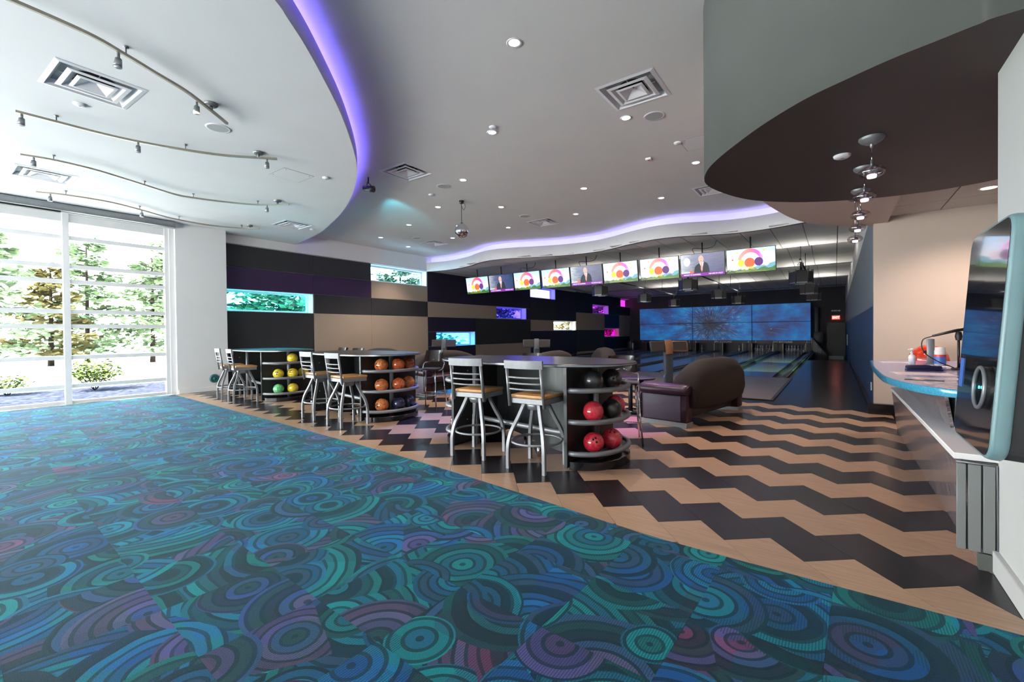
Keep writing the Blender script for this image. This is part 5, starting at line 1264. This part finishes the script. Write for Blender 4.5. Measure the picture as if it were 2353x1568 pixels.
s = onc('acrylic_divider', 'narrow grey upright strip between the red ball and the canister', 'divider', 0.925, 7.25)
MB().box(-0.035, 0.035, -0.01, 0.01, 0, 0.30).build('upright', M['silver_paint'], s, bevel=0.008); MB().box(-0.05, 0.05, -0.05, 0.05, 0, 0.008).build('foot', M['silver_paint'], s)
s = onc('microphone', 'black desk microphone on a stand with a looped cable', 'microphone', 1.02, 6.35)
MB().tube([(0, 0, 0), (0, 0, 0.33)], 0.011, 8).build('stand_tube', M['black'], s)
MB().lathe([(0.001, 0), (0.06, 0), (0.055, 0.015), (0.012, 0.022)], 18).build('stand_base', M['black'], s)
MB().lathe([(0.022, 0.30), (0.03, 0.34), (0.022, 0.385), (0.001, 0.39)], 10).build('clip', M['black'], s)
MB().tube([(-0.20, -0.04, 0.345), (-0.02, 0, 0.40), (0.10, 0.03, 0.425)], [0.011, 0.016, 0.018], 8).sphere(0.028, (0.13, 0.035, 0.43), 12, 8).build('microphone_body', M['black'], s)
MB().tube(catmull([(-0.20, -0.04, 0.345), (-0.28, -0.06, 0.30), (-0.27, -0.06, 0.18), (-0.16, -0.05, 0.08), (-0.04, -0.07, 0.012), (-0.25, -0.30, 0.008)], 7), 0.005, 6).build('cable', M['black'], s)
s = onc('display_pin', 'white bowling pin with red markings half hidden by the kiosk', 'pin', 0.99, 5.75)
MB().lathe(pin_mb(1.0), 20).build('pin_body', M['pinwhite'], s)
MB().lathe([(0.0595, 0.10), (0.0595, 0.15)], 20).build('red_mark', M['redp'], s)
t = thing('back_counter', 'low back counter hidden behind the reception counter', 'counter', (1.30, 8.65, 0))
MB().box(-0.35, 1.4, -0.3, 0.3, 0.0, 0.68).build('cabinet', M['white'], t); MB().box(-0.37, 1.4, -0.32, 0.32, 0.68, 0.71).build('counter_top', M['plastic_grey'], t)
t = thing('display_ball', 'big scarlet ball with holes behind the far end of the counter', 'ball', (1.08, 8.65, 0.71 + 0.225))
MB().sphere(0.225, (0, 0, 0), 32, 18, (1, 1, 1)).build('ball_body', BM['redorange'], t)
for (a, e) in ((-0.15, 0.62), (0.16, 0.62), (0.05, 0.42)):
    d = Vector((math.sin(a) * math.cos(e) - 0.1, -math.cos(a) * math.cos(e), math.sin(e))).normalized(); q = d.to_track_quat('Z', 'Y')
    b = MB(); b.lathe([(0.0001, 0.001), (0.028, 0.0), (0.028, -0.01)], 12); b.v = [tuple(q @ Vector(v) + d * 0.2255) for v in b.v]; b.build('finger_hole', M['hole'], t)

# kiosk on the white wall
t = thing('wall_kiosk', 'black touchscreen kiosk with thick teal frame on the white wall', 'kiosk', (0.49, 2.63, 1.36))
KT = R(4.0)
def ktr(b): 
    q = Matrix.Rotation(KT, 3, 'Y'); b.v = [tuple(q @ Vector(v)) for v in b.v]; return b
def rr(hy, hz, r, n=6):
    out = []
    for cy, cz, a0 in ((hy - r, hz - r, 0), (-hy + r, hz - r, 90), (-hy + r, -hz + r, 180), (hy - r, -hz + r, 270)):
        for i in range(n + 1):
            a = R(a0 + 90 * i / n); out.append((cy + r * math.cos(a), cz + r * math.sin(a)))
    return out
hy, hz = 0.30, 0.455
ring = rr(hy - 0.010, hz - 0.010, 0.06)
b = MB(); b.tube([(0.004, y, z) for y, z in ring], 0.011, 8, closed=True); ktr(b).build('screen_frame', M['teal'], t)
o_ = rr(hy, hz, 0.07); b = MB()
rows = [[(x, y * k, z * k) for y, z in o_ + o_[:1]] for x, k in ((0.004, 1.0), (0.010, 1.004), (0.034, 1.004), (0.044, 0.985), (0.048, 0.95))]
b.sweepquad(rows); ktr(b).build('side_bumper', M['teal'], t)
b = MB(); b.prism(rr(hy - 0.012, hz - 0.012, 0.055), 0.0, 0.01); b.v = [(z - 0.008, x, y) for x, y, z in b.v]; ktr(b).build('screen_glass', paint('kiosk_glass', (0.004, 0.004, 0.006), 0.03, 0.0, 1, coat=1.0), t)
b = MB(); b.prism(rr(hy - 0.008, hz - 0.006, 0.06), 0.044, 0.19); b.v = [(z, x, y) for x, y, z in b.v]; ktr(b).build('housing', M['rubber'], t)
MB().box(0.16, 0.258, -0.24, 0.24, -0.30, 0.35).build('wall_mount', M['black'], t)
b = MB(); b.tube([(-0.024, -0.165 + 0.078 * math.cos(2 * math.pi * i / 32), -0.195 + 0.078 * math.sin(2 * math.pi * i / 32)) for i in range(32)], 0.007, 8, closed=True); ktr(b).build('scanner_ring', M['silver'], t)
b = MB(); b.lathe([(0.080, -0.022), (0.082, 0.0)], 32, (-0.004, -0.165, -0.195), axis='x'); ktr(b).build('scanner_collar', M['plastic_dark'], t)
for yy, zz in ((-0.175, -0.215), (-0.10, -0.20)):
    b = MB(); b.lathe([(0.001, -0.003), (0.006, -0.003), (0.006, 0.0)], 12, (-0.010, yy, zz), axis='x'); ktr(b).build('indicator_led', M['cyanled'], t)
b = MB(); b.box(-0.0105, -0.0088, -0.075, -0.03, -0.25, -0.16); ktr(b).build('sticker', M['paper'], t)
b = MB(); b.box(-0.0112, -0.0106, -0.07, -0.035, -0.22, -0.18); ktr(b).build('sticker_print', M['brown'], t)
b = MB(); b.box(-0.0105, -0.0088, 0.20, 0.262, -0.23, -0.10); ktr(b).build('instruction_card', M['bluep'], t)

# ================================================================== CEILING FITTINGS
def make_diffuser(label, loc, z):
    t = thing('air_diffuser', label, 'air vent', (loc[0], loc[1], z), R(loc[2] if len(loc) > 2 else 0), 'square ceiling air diffusers')
    def fr(h0, z0, h1, z1, name, th=0.004):
        P = lambda h, zz: [(-h, -h, zz), (h, -h, zz), (h, h, zz), (-h, h, zz)]
        a, c = P(h0, z0), P(h1, z1); a2, c2 = P(h0, z0 + th), P(h1, z1 + th)
        b = MB()
        for i in range(4):
            j = (i + 1) % 4; b.add([a[i], a[j], c[j], c[i]], [(0, 1, 2, 3)]); b.add([a2[i], a2[j], c2[j], c2[i]], [(3, 2, 1, 0)])
        return b.build(name, M['vent'], t)
    fr(0.365, -0.004, 0.325, -0.012, 'rim'); fr(0.325, -0.010, 0.285, 0.045, 'outer_cone')
    fr(0.255, -0.012, 0.215, -0.018, 'middle_rim'); fr(0.215, -0.016, 0.155, 0.03, 'middle_cone')
    fr(0.165, -0.016, 0.135, -0.022, 'inner_rim')
    b = MB(); h = 0.135; b.add([(-h, -h, -0.02), (h, -h, -0.02), (h, h, -0.02), (-h, h, -0.02), (0, 0, 0.055)], [(0, 1, 4), (1, 2, 4), (2, 3, 4), (3, 0, 4)]); b.build('pyramid', M['vent'], t)
    MB().add([(-0.29, -0.29, 0.05), (0.29, -0.29, 0.05), (0.29, 0.29, 0.05), (-0.29, 0.29, 0.05)], [(0, 1, 2, 3)]).build('back_plate', M['speaker'], t)
    MB().lathe([(0.001, 0.049), (0.20, 0.049)], 28).build('duct_throat', M['ventdark'], t)
    for sx, sy in ((-1, 0), (1, 0), (0, -1), (0, 1)): MB().tube([(sx * 0.15, sy * 0.15, 0.03), (sx * 0.27, sy * 0.27, 0.03)], 0.005, 5).build('strut', M['vent'], t)
    return t
dz = 0.004
v0 = make_diffuser('big square diffuser beside the bent track rail, on the lobby soffit', (-6.45, 1.27, 2), ZL)
# the vents sit in shallow recesses: cut dark boxes above the ceilings are not needed, the cones hang just below
for (x, y, rz, z, lab) in [(-10.65, 1.45, 0, ZL, 'washed-out square diffuser near the top of the big window'), (-10.78, 5.72, 0, ZL, 'small-looking square diffuser by the curved end of the lobby soffit'),
                           (-2.05, 5.48, 0, ZH, 'square diffuser alone beside a round speaker, by the oval soffit'), (-6.48, 5.63, 0, ZH, 'square diffuser beside the blue-lit soffit edge'), (-6.48, 10.48, 0, ZH, 'square diffuser near the wave cove, past the mirror ball'),
                           (-10.88, 10.6, 0, ZH, 'cyan-tinted square diffuser near the panelled wall'), (-2.1, 10.3, 0, ZH, 'square diffuser half hidden by the oval soffit')]:
    copy_tree(v0, (x, y, z), R(rz), lab)
def make_down(label, loc):
    t = thing('recessed_downlight', label, 'light', (loc[0], loc[1], ZH), 0, 'recessed downlights in the upper ceiling')
    MB().lathe([(0.055, -0.002), (0.075, -0.010), (0.082, -0.004), (0.082, 0.0)], 20).build('trim_ring', M['vent'], t)
    MB().lathe([(0.001, -0.003), (0.060, -0.003)], 18).build('lens', M['lamp'], t)
    return t
DL = [(-2.70, 3.81, 'downlight alone above the lobby, largest looking of the row'), (-4.18, 5.30, 'downlight next to a small smoke detector'), (-2.39, 6.09, 'downlight between a square diffuser and a round speaker'), (-2.02, 8.47, 'downlight at the flank of the oval soffit'),
      (-4.28, 8.53, 'downlight in the open middle of the ceiling'), (-5.94, 6.59, 'downlight between the blue edge diffuser and a round speaker'), (-3.19, 10.22, 'downlight before the wave cove, below the red sensor'), (-5.38, 10.25, 'downlight above the cove between two diffusers'),
      (-6.50, 8.56, 'downlight just past the mirror ball towards the lanes'), (-7.69, 7.63, 'downlight beside the mirror ball hanger, wall side'), (-7.61, 10.35, 'downlight between the mirror ball and the cove diffuser'), (-9.59, 8.38, 'downlight in the cyan glow, nearer the mirror ball'),
      (-11.53, 8.92, 'downlight closest to the panelled wall'), (-12.01, 10.45, 'downlight in the wall corner of the upper ceiling'), (-9.83, 10.38, 'downlight behind the mirror ball, near the wall diffuser')]
q0 = None
for x, y, lab in DL:
    if q0 is None: q0 = make_down(lab, (x, y))
    else: copy_tree(q0, (x, y, ZH), 0, lab)
    ld = bpy.data.lights.new('downlight_beam', 'SPOT'); ld.energy = 170; ld.color = (1.0, 0.80, 0.72); ld.spot_size = R(95); ld.spot_blend = 0.6; ld.shadow_soft_size = 0.05
    lo = bpy.data.objects.new('downlight_beam', ld); COL.objects.link(lo); lo.location = (x, y, ZH - 0.02)
for nm_, loc_, tgt, col_, e_, sz in (('violet_beam', (-2.4, 8.0, 4.35), (-3.0, 6.6, 0), (0.42, 0.03, 1.0), 1300, 34), ('blue_beam', (-5.9, 6.7, 4.35), (-5.3, 5.0, 0), (0.03, 0.12, 1.0), 1100, 30), ('cyan_beam', (-7.50, 5.80, 4.05), (-11.0, 10.2, 4.62), (0.10, 0.80, 1.0), 150, 34)):
    ld = bpy.data.lights.new(nm_, 'SPOT'); ld.energy = e_; ld.color = col_; ld.spot_size = R(sz); ld.spot_blend = 0.6; ld.shadow_soft_size = 0.05
    lo = bpy.data.objects.new(nm_, ld); COL.objects.link(lo); lo.location = loc_; lo.rotation_euler = (Vector(tgt) - Vector(loc_)).to_track_quat('-Z', 'Y').to_euler()
sp0 = None
for x, y, z, lab in [(-6.49, 2.48, ZL, 'round speaker under the end of the bent track rail'), (-2.05, 6.28, ZH, 'round speaker beside the solitary square diffuser'), (-6.51, 6.62, ZH, 'round speaker near the blue edge, before the mirror ball'), (-6.53, 9.61, ZH, 'round speaker above the cove diffuser'), (-10.71, 9.67, ZH, 'round speaker in the cyan glow by the wall'), (-2.0, 9.6, ZH, 'round speaker half hidden at the oval soffit edge')]:
    if sp0 is None:
        sp0 = thing('ceiling_speaker', lab, 'speaker', (x, y, z), 0, 'round ceiling speakers')
        MB().lathe([(0.118, -0.006), (0.135, -0.010), (0.145, 0.0)], 28).build('rim', M['vent'], sp0); MB().lathe([(0.001, -0.007), (0.118, -0.006)], 28).build('grille', M['speaker'], sp0)
    else: copy_tree(sp0, (x, y, z), 0, lab)
dt0 = None
for x, y, z, lab in [(-7.08, 1.27, ZL, 'white disc detector below the big lobby diffuser'), (-7.09, 4.36, ZL, 'white disc detector near the curved soffit edge'), (-10.85, 6.27, ZL, 'white disc detector by the end of the lobby soffit'), (-4.06, 5.17, ZH, 'white smoke detector next to a downlight'), (-2.04, 7.39, ZH, 'white disc above the access hatch near the oval soffit'), (-7.11, 6.85, ZH, 'white beacon-like detector before the mirror ball'), (0.05, 4.62, 2.84, 'pale disc on the brown oval soffit')]:
    if dt0 is None:
        dt0 = thing('ceiling_detector', lab, 'detector', (x, y, z), 0, 'small ceiling discs')
        MB().lathe([(0.001, -0.024), (0.045, -0.023), (0.058, -0.014), (0.062, 0.0)], 20).build('disc', M['vent'], dt0)
        MB().lathe([(0.001, -0.0255), (0.012, -0.0252), (0.014, -0.0238)], 10).build('centre_boss', M['speaker'], dt0)
    else: copy_tree(dt0, (x, y, z), 0, lab)
t = thing('red_sensor', 'small square white sensor with a red window on the ceiling', 'sensor', (-2.63, 7.75, ZH))
MB().box(-0.05, 0.05, -0.05, 0.05, -0.035, 0.0).build('case', M['vent'], t, bevel=0.006); MB().box(-0.02, 0.02, -0.02, 0.02, -0.038, -0.0352).build('red_window', M['redp'], t)
for (x, y, z, lab) in [(-7.45, 3.95, ZL, 'flat access hatch on the lobby soffit'), (-1.75, 7.6, ZH, 'flat access hatch beside the oval soffit'), (-1.3, 10.9, ZH, 'flat access hatch by the wave cove')]:
    t = thing('access_hatch', lab, 'hatch', (x, y, z))
    MB().box(-0.25, 0.25, -0.25, 0.25, -0.003, 0.0).build('hatch_door', M['ceil_lo'], t)
    for s in (-1, 1):
        MB().box(s * 0.254 - 0.003, s * 0.254 + 0.003, -0.257, 0.257, -0.0015, 0.0).build('shadow_gap', M['plastic_grey'], t); MB().box(-0.25, 0.25, s * 0.254 - 0.003, s * 0.254 + 0.003, -0.0015, 0.0).build('shadow_gap', M['plastic_grey'], t)
    for sx, sy in ((-0.18, -0.22), (0.2, -0.2), (0.2, 0.2)): MB().lathe([(0.001, -0.006), (0.008, -0.005), (0.009, -0.003)], 8, (sx, sy, 0)).build('lock', M['plastic_grey'], t)
# mirror ball
t = thing('mirror_ball', 'silver mirror ball hanging from the upper ceiling', 'mirror ball', (-6.91, 7.60, 3.74))
b = MB(); b.sphere(0.165, (0, 0, 0), 30, 20, smooth=False); b.build('mirror_facets', M['chrome'], t)
MB().tube([(0, 0, 0.16), (0, 0, 0.62)], 0.007, 6).lathe([(0.03, 0.155), (0.03, 0.175), (0.001, 0.18)], 10).build('rod', M['black'], t)
MB().lathe([(0.001, 0.62), (0.05, 0.62), (0.055, 0.68), (0.001, 0.68)], 14).build('motor', M['black'], t)
MB().tube(catmull([(0.03, 0, 0.64), (0.09, 0, 0.60), (0.11, 0, 0.52), (0.06, 0, 0.46), (0.02, 0, 0.55)], 6), 0.006, 6).build('cable', M['black'], t)
t = thing('spot_projector', 'black spot projector clamped behind the curved soffit edge', 'spotlight', (-7.28, 5.36, 4.20))
q = Matrix.Rotation(R(28), 3, 'Z') @ Matrix.Rotation(R(8), 3, 'Y')
b = MB(); b.lathe([(0.001, -0.10), (0.05, -0.10), (0.055, 0.02), (0.06, 0.03), (0.06, 0.12), (0.045, 0.12), (0.001, 0.09)], 14, axis='x'); b.v = [tuple(q @ Vector(v)) for v in b.v]; b.build('barrel', M['plastic_dark'], t)
b = MB(); b.tube([(0, -0.07, 0), (0, -0.075, 0.10), (0, 0.075, 0.10), (0, 0.07, 0)], 0.008, 6); b.v = [tuple(q @ Vector(v)) for v in b.v]; b.build('yoke', M['black'], t)
MB().tube([(0, 0, 0.10), (0, 0, 0.22)], 0.012, 6).build('clamp_rod', M['black'], t)
# monorail track lights on the lobby soffit
K = 1.048
TRK = [('bent track rail passing the big diffuser', [(-4.9, -0.6), (-4.92, 0.2), (-4.93, 0.53), (-4.98, 0.95), (-5.09, 1.21), (-5.22, 1.47), (-5.37, 1.77), (-5.6, 2.07), (-5.8, 2.31)], [(-5.10, 1.17), (-5.50, 1.90)], [(-5.09, 1.22)], (-5.6, 2.07)),
       ('gently curved second track rail with three spots', [(-7.32, 0.79), (-7.31, 1.11), (-7.3, 1.45), (-7.24, 1.83), (-7.07, 2.29), (-6.85, 2.7), (-6.57, 3.01), (-6.41, 3.19)], [(-7.34, 0.84), (-7.24, 1.84), (-6.51, 3.1)], [(-7.32, 1.11), (-7.07, 2.3)], (-6.57, 3.01)),
       ('serpentine third track rail', [(-9.0, 1.01), (-8.92, 1.32), (-8.96, 1.74), (-9.14, 2.2), (-9.42, 2.86), (-9.41, 3.16), (-9.24, 3.63), (-8.97, 4.07), (-8.47, 4.43)], [(-8.97, 1.13), (-8.83, 4.19)], [(-8.94, 1.32), (-9.27, 2.43), (-9.41, 3.17), (-8.96, 4.08)], (-8.65, 4.3)),
       ('serpentine track rail next to the big window', [(-11.11, 1.42), (-10.95, 1.76), (-10.91, 2.32), (-11.11, 2.83), (-11.33, 3.23), (-11.44, 3.58), (-11.47, 4.17), (-11.22, 4.72), (-10.92, 5.0)], [(-11.04, 1.58), (-11.11, 2.86)], [(-10.95, 1.76), (-11.12, 2.83), (-11.44, 3.58), (-11.21, 4.73)], (-11.1, 4.86))]
for k, (lab, pts, heads, stems, can) in enumerate(TRK):
    t = thing('track_light', lab, 'track light', (pts[0][0] * K, pts[0][1] * K, 4.02)); ox, oy = pts[0][0] * K, pts[0][1] * K
    P = [(x * K - ox, y * K - oy, 0) for x, y in pts]
    MB().tube(catmull(P, 6), 0.0135, 4, square=True).build('rail', M['nickel'], t)
    for (x, y) in stems:
        MB().tube([(x * K - ox, y * K - oy, 0), (x * K - ox, y * K - oy, 0.072)], 0.007, 6).lathe([(0.001, 0.066), (0.022, 0.066), (0.022, 0.08)], 10, (x * K - ox, y * K - oy, 0)).build('stem', M['silver'], t)
    cx, cy = can[0] * K - ox, can[1] * K - oy
    MB().lathe([(0.001, 0.045), (0.06, 0.048), (0.072, 0.06), (0.072, 0.08)], 18, (cx, cy, 0)).tube([(cx, cy, 0), (cx, cy, 0.05)], 0.02, 8).build('canopy', M['silver'], t)
    for j, (x, y) in enumerate(heads):
        hx, hy_ = x * K - ox, y * K - oy; lit = (k == 0 and j == 1)
        h = MB().tube([(hx, hy_, -0.01), (hx, hy_, -0.07)], 0.012, 8).tube([(hx, hy_, -0.06), (hx + 0.012, hy_ - 0.01, -0.14)], [0.026, 0.034], 12).build('spot_head', M['bulb'] if False else M['silver_paint'], t)
        MB().lathe([(0.001, -0.142), (0.030, -0.142), (0.030, -0.138)], 12, (hx + 0.012, hy_ - 0.01, 0)).build('lamp_face', M['bulb'] if lit else M['speaker'], h)
# pendants over the counter
p0 = None
M['globe'] = glass('smoky_glass_globe', (0.80, 0.76, 0.75), 0.22)
for k, (x, y, zc_, lab) in enumerate([(0.226, 4.33, 2.84, 'first glass pendant of the row, hanging from the brown oval'), (0.215, 5.09, 2.84, 'second glass pendant of the row, over the counter'), (0.215, 5.88, 2.84, 'third glass pendant of the row, over the counter'), (0.215, 6.62, 3.12, 'fourth glass pendant of the row, hung from the beige soffit'), (0.215, 7.40, 3.12, 'last glass pendant of the row, near the beige wall')]):
    t = thing('glass_pendant', lab, 'pendant lamp', (x, y, zc_), 0, 'glass pendants over the counter')
    L = zc_ - 2.58
    MB().lathe([(0.001, -0.050), (0.04, -0.046), (0.068, -0.028), (0.080, -0.012), (0.080, 0.0)], 26).lathe([(0.012, -0.05), (0.010, -0.075), (0.001, -0.08)], 10).build('canopy', M['silver'], t)
    MB().tube([(0, 0, -0.07), (0, 0, -L + 0.05)], 0.0025, 5).build('wire', M['chrome'], t)
    MB().tube([(0, 0, -L + 0.09), (0, 0, -L + 0.03)], 0.008, 8).build('ferrule', M['silver'], t)
    MB().sphere(0.085, (0, 0, -L), 26, 14, (1, 1, 0.56)).build('globe', M['globe'], t)
    MB().lathe([(0.001, -L - 0.020), (0.03, -L - 0.018), (0.034, -L + 0.01), (0.012, -L + 0.03)], 14).build('lamp_holder', M['silver_paint'], t)
    MB().lathe([(0.001, -L - 0.043), (0.028, -L - 0.041), (0.030, -L - 0.022)], 14).build('bulb', M['pinkbulb'], t)
    ld = bpy.data.lights.new('pendant_glow', 'SPOT'); ld.energy = 14; ld.color = (1.0, 0.72, 0.62); ld.spot_size = R(125); ld.spot_blend = 0.7; ld.shadow_soft_size = 0.03
    lo = bpy.data.objects.new('pendant_glow', ld); COL.objects.link(lo); lo.location = (x, y, 2.52)
t = thing('counter_downlight', 'bright warm downlight in the tiles above the counter', 'light', (1.62, 8.35, 3.215))
MB().lathe([(0.075, -0.002), (0.095, -0.008), (0.10, 0.0)], 24).build('trim_ring', M['vent'], t); MB().lathe([(0.001, -0.004), (0.076, -0.004)], 24).build('lens', emit('warm_lens', (1.0, 0.72, 0.5), 12), t)
ld = bpy.data.lights.new('counter_beam', 'SPOT'); ld.energy = 170; ld.color = (1.0, 0.78, 0.64); ld.spot_size = R(140); ld.spot_blend = 0.8; ld.shadow_soft_size = 0.08
lo = bpy.data.objects.new('counter_beam', ld); COL.objects.link(lo); lo.location = (1.62, 8.35, 3.18)
# round teal plate on the white pier
t = thing('round_wall_plate', 'round dark teal plate low on the white pier', 'plate', (-12.75, 4.68, 0.31))
MB().lathe([(0.001, 0.055), (0.02, 0.055), (0.035, 0.03), (0.06, 0.028), (0.085, 0.045), (0.105, 0.03), (0.11, 0.0)], 26, axis='x').build('dish', paint('dark_teal_plastic', (0.025, 0.14, 0.14), 0.3), t)
MB().lathe([(0.001, 0.064), (0.012, 0.062), (0.014, 0.05)], 12, axis='x').build('centre_button', M['plastic_grey'], t)

# ================================================================== OUTSIDE
g = struct('ground')
MB().box(-17.0, -13.5, -8, 40, -0.10, -0.03).build('mulch_bed', M['mulch'], g)
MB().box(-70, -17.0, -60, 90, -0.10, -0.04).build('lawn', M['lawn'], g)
def leaves(n, cx, cy, cz, rx, ry, rz, s, shell=0.55, flat=0.6):
    b = MB()
    for _ in range(n):
        while True:
            p = Vector((random.uniform(-1, 1), random.uniform(-1, 1), random.uniform(-1, 1)))
            if p.length <= 1: break
        if p.length > 1e-3: p = p.normalized() * (shell + (1 - shell) * random.random()) if random.random() < 0.7 else p
        c = Vector((cx + p.x * rx, cy + p.y * ry, cz + p.z * rz)); a = random.uniform(0, 6.28); k = s * random.uniform(0.6, 1.3)
        u = Vector((math.cos(a), math.sin(a), random.uniform(-0.5, 0.5))).normalized() * k; w = u.cross(Vector((random.uniform(-1, 1), random.uniform(-1, 1), 1.0))).normalized() * k * flat
        b.add([c - u, c + w, c + u, c - w], [(0, 1, 2, 3)])
    return b
for k, (x, y, r, h, lab) in enumerate([(-16.0, 3.05, 0.62, 0.85, 'leafy shrub just outside the big window, right of the mullion' if False else 'leafy round shrub just outside the big window pane'), (-16.6, 1.55, 0.5, 0.5, 'low sparse shrub beyond the big window, by the mulch'), (-18.5, 3.3, 0.5, 0.5, 'thin shrub on the lawn behind the leafy round one')]):
    t = thing('shrub', lab, 'shrub', (x, y, -0.05))
    b = MB()
    for q in range(9):
        a = q * 0.7; b.tube([(0, 0, 0), (r * 0.5 * math.cos(a), r * 0.5 * math.sin(a), h * 0.55), (r * 0.8 * math.cos(a + 0.2), r * 0.8 * math.sin(a + 0.2), h * 0.95)], [0.012, 0.008, 0.003], 5)
    b.build('stems', M['bark'], t); leaves([1100, 420, 300][k], 0, 0, h * 0.6, r, r, h * 0.45, 0.05, 0.3).build('foliage', M['leafA'], t)
TREES = [(-24.5, 9.4, 7.0, 'pine'), (-23.0, 11.4, 6.0, 'pine'), (-25.5, 13.4, 7.5, 'yellow'), (-30.5, 8.2, 6.0, 'pine'), (-33.0, 6.0, 7.0, 'pine'), (-29.5, 2.2, 6.4, 'pine'), (-31.5, 4.4, 5.2, 'yellow'), (-36, 11, 8.5, 'pine'), (-24, 14, 6.5, 'pine'), (-28.0, 18.5, 8.5, 'yellow'), (-24.5, 20.5, 7.5, 'pine'), (-26, 24.5, 8.0, 'pine'), (-22.5, 28.5, 5.8, 'pine'), (-26, 34, 7.0, 'pine'), (-22.0, 40, 6.0, 'yellow'), (-22, 47, 6.5, 'pine'), (-24, 55, 7.5, 'pine')]
tlab = ['first tree of the three behind the lower strip window', 'second tree of the three behind the lower strip window', 'yellowing third tree behind the lower strip window', 'spreading tree seen through the big window, beside its jamb', 'tall tree rising behind the spreading one, big window', 'dark tree at the outer edge of the big window', 'yellowing tree in the big window beside the mullion', 'tall tree far behind the others in the big window'] + ['tree on the lawn outside strip window %s of the panelled wall' % w_ for w_ in ('one', 'two', 'three', 'four', 'five', 'six', 'seven', 'eight', 'nine')]
for k, (x, y, h, kind) in enumerate(TREES):
    t = thing('garden_tree', tlab[k], 'tree', (x, y, -0.05))
    b = MB(); b.tube([(0, 0, 0), (0.05, 0.03, h * 0.4), (0, 0.05, h * 0.95)], [0.13, 0.09, 0.03], 7); b.build('trunk', M['bark'], t)
    b = MB()
    for q in range(11):
        a = q * 2.4; z = h * (0.22 + 0.065 * q); r = h * 0.34 * (1.05 - 0.07 * q)
        b.tube([(0, 0, z), (r * 0.9 * math.cos(a), r * 0.9 * math.sin(a), z + 0.15)], [0.04, 0.012], 5)
    b.build('branches', M['bark'], t)
    b = MB()
    for q in range(17):
        a = q * 2.4; z = h * (0.10 + 0.05 * q); r = h * 0.36 * (1.05 - 0.045 * q)
        l = leaves(110, r * 0.6 * math.cos(a), r * 0.6 * math.sin(a), z + 0.1, r * 0.6, r * 0.6, h * 0.06, 0.20, 0.2, 0.6); b.add(l.v, l.f)
    b.build('foliage', M['leafC'] if kind == 'yellow' else M['leafB'], t)
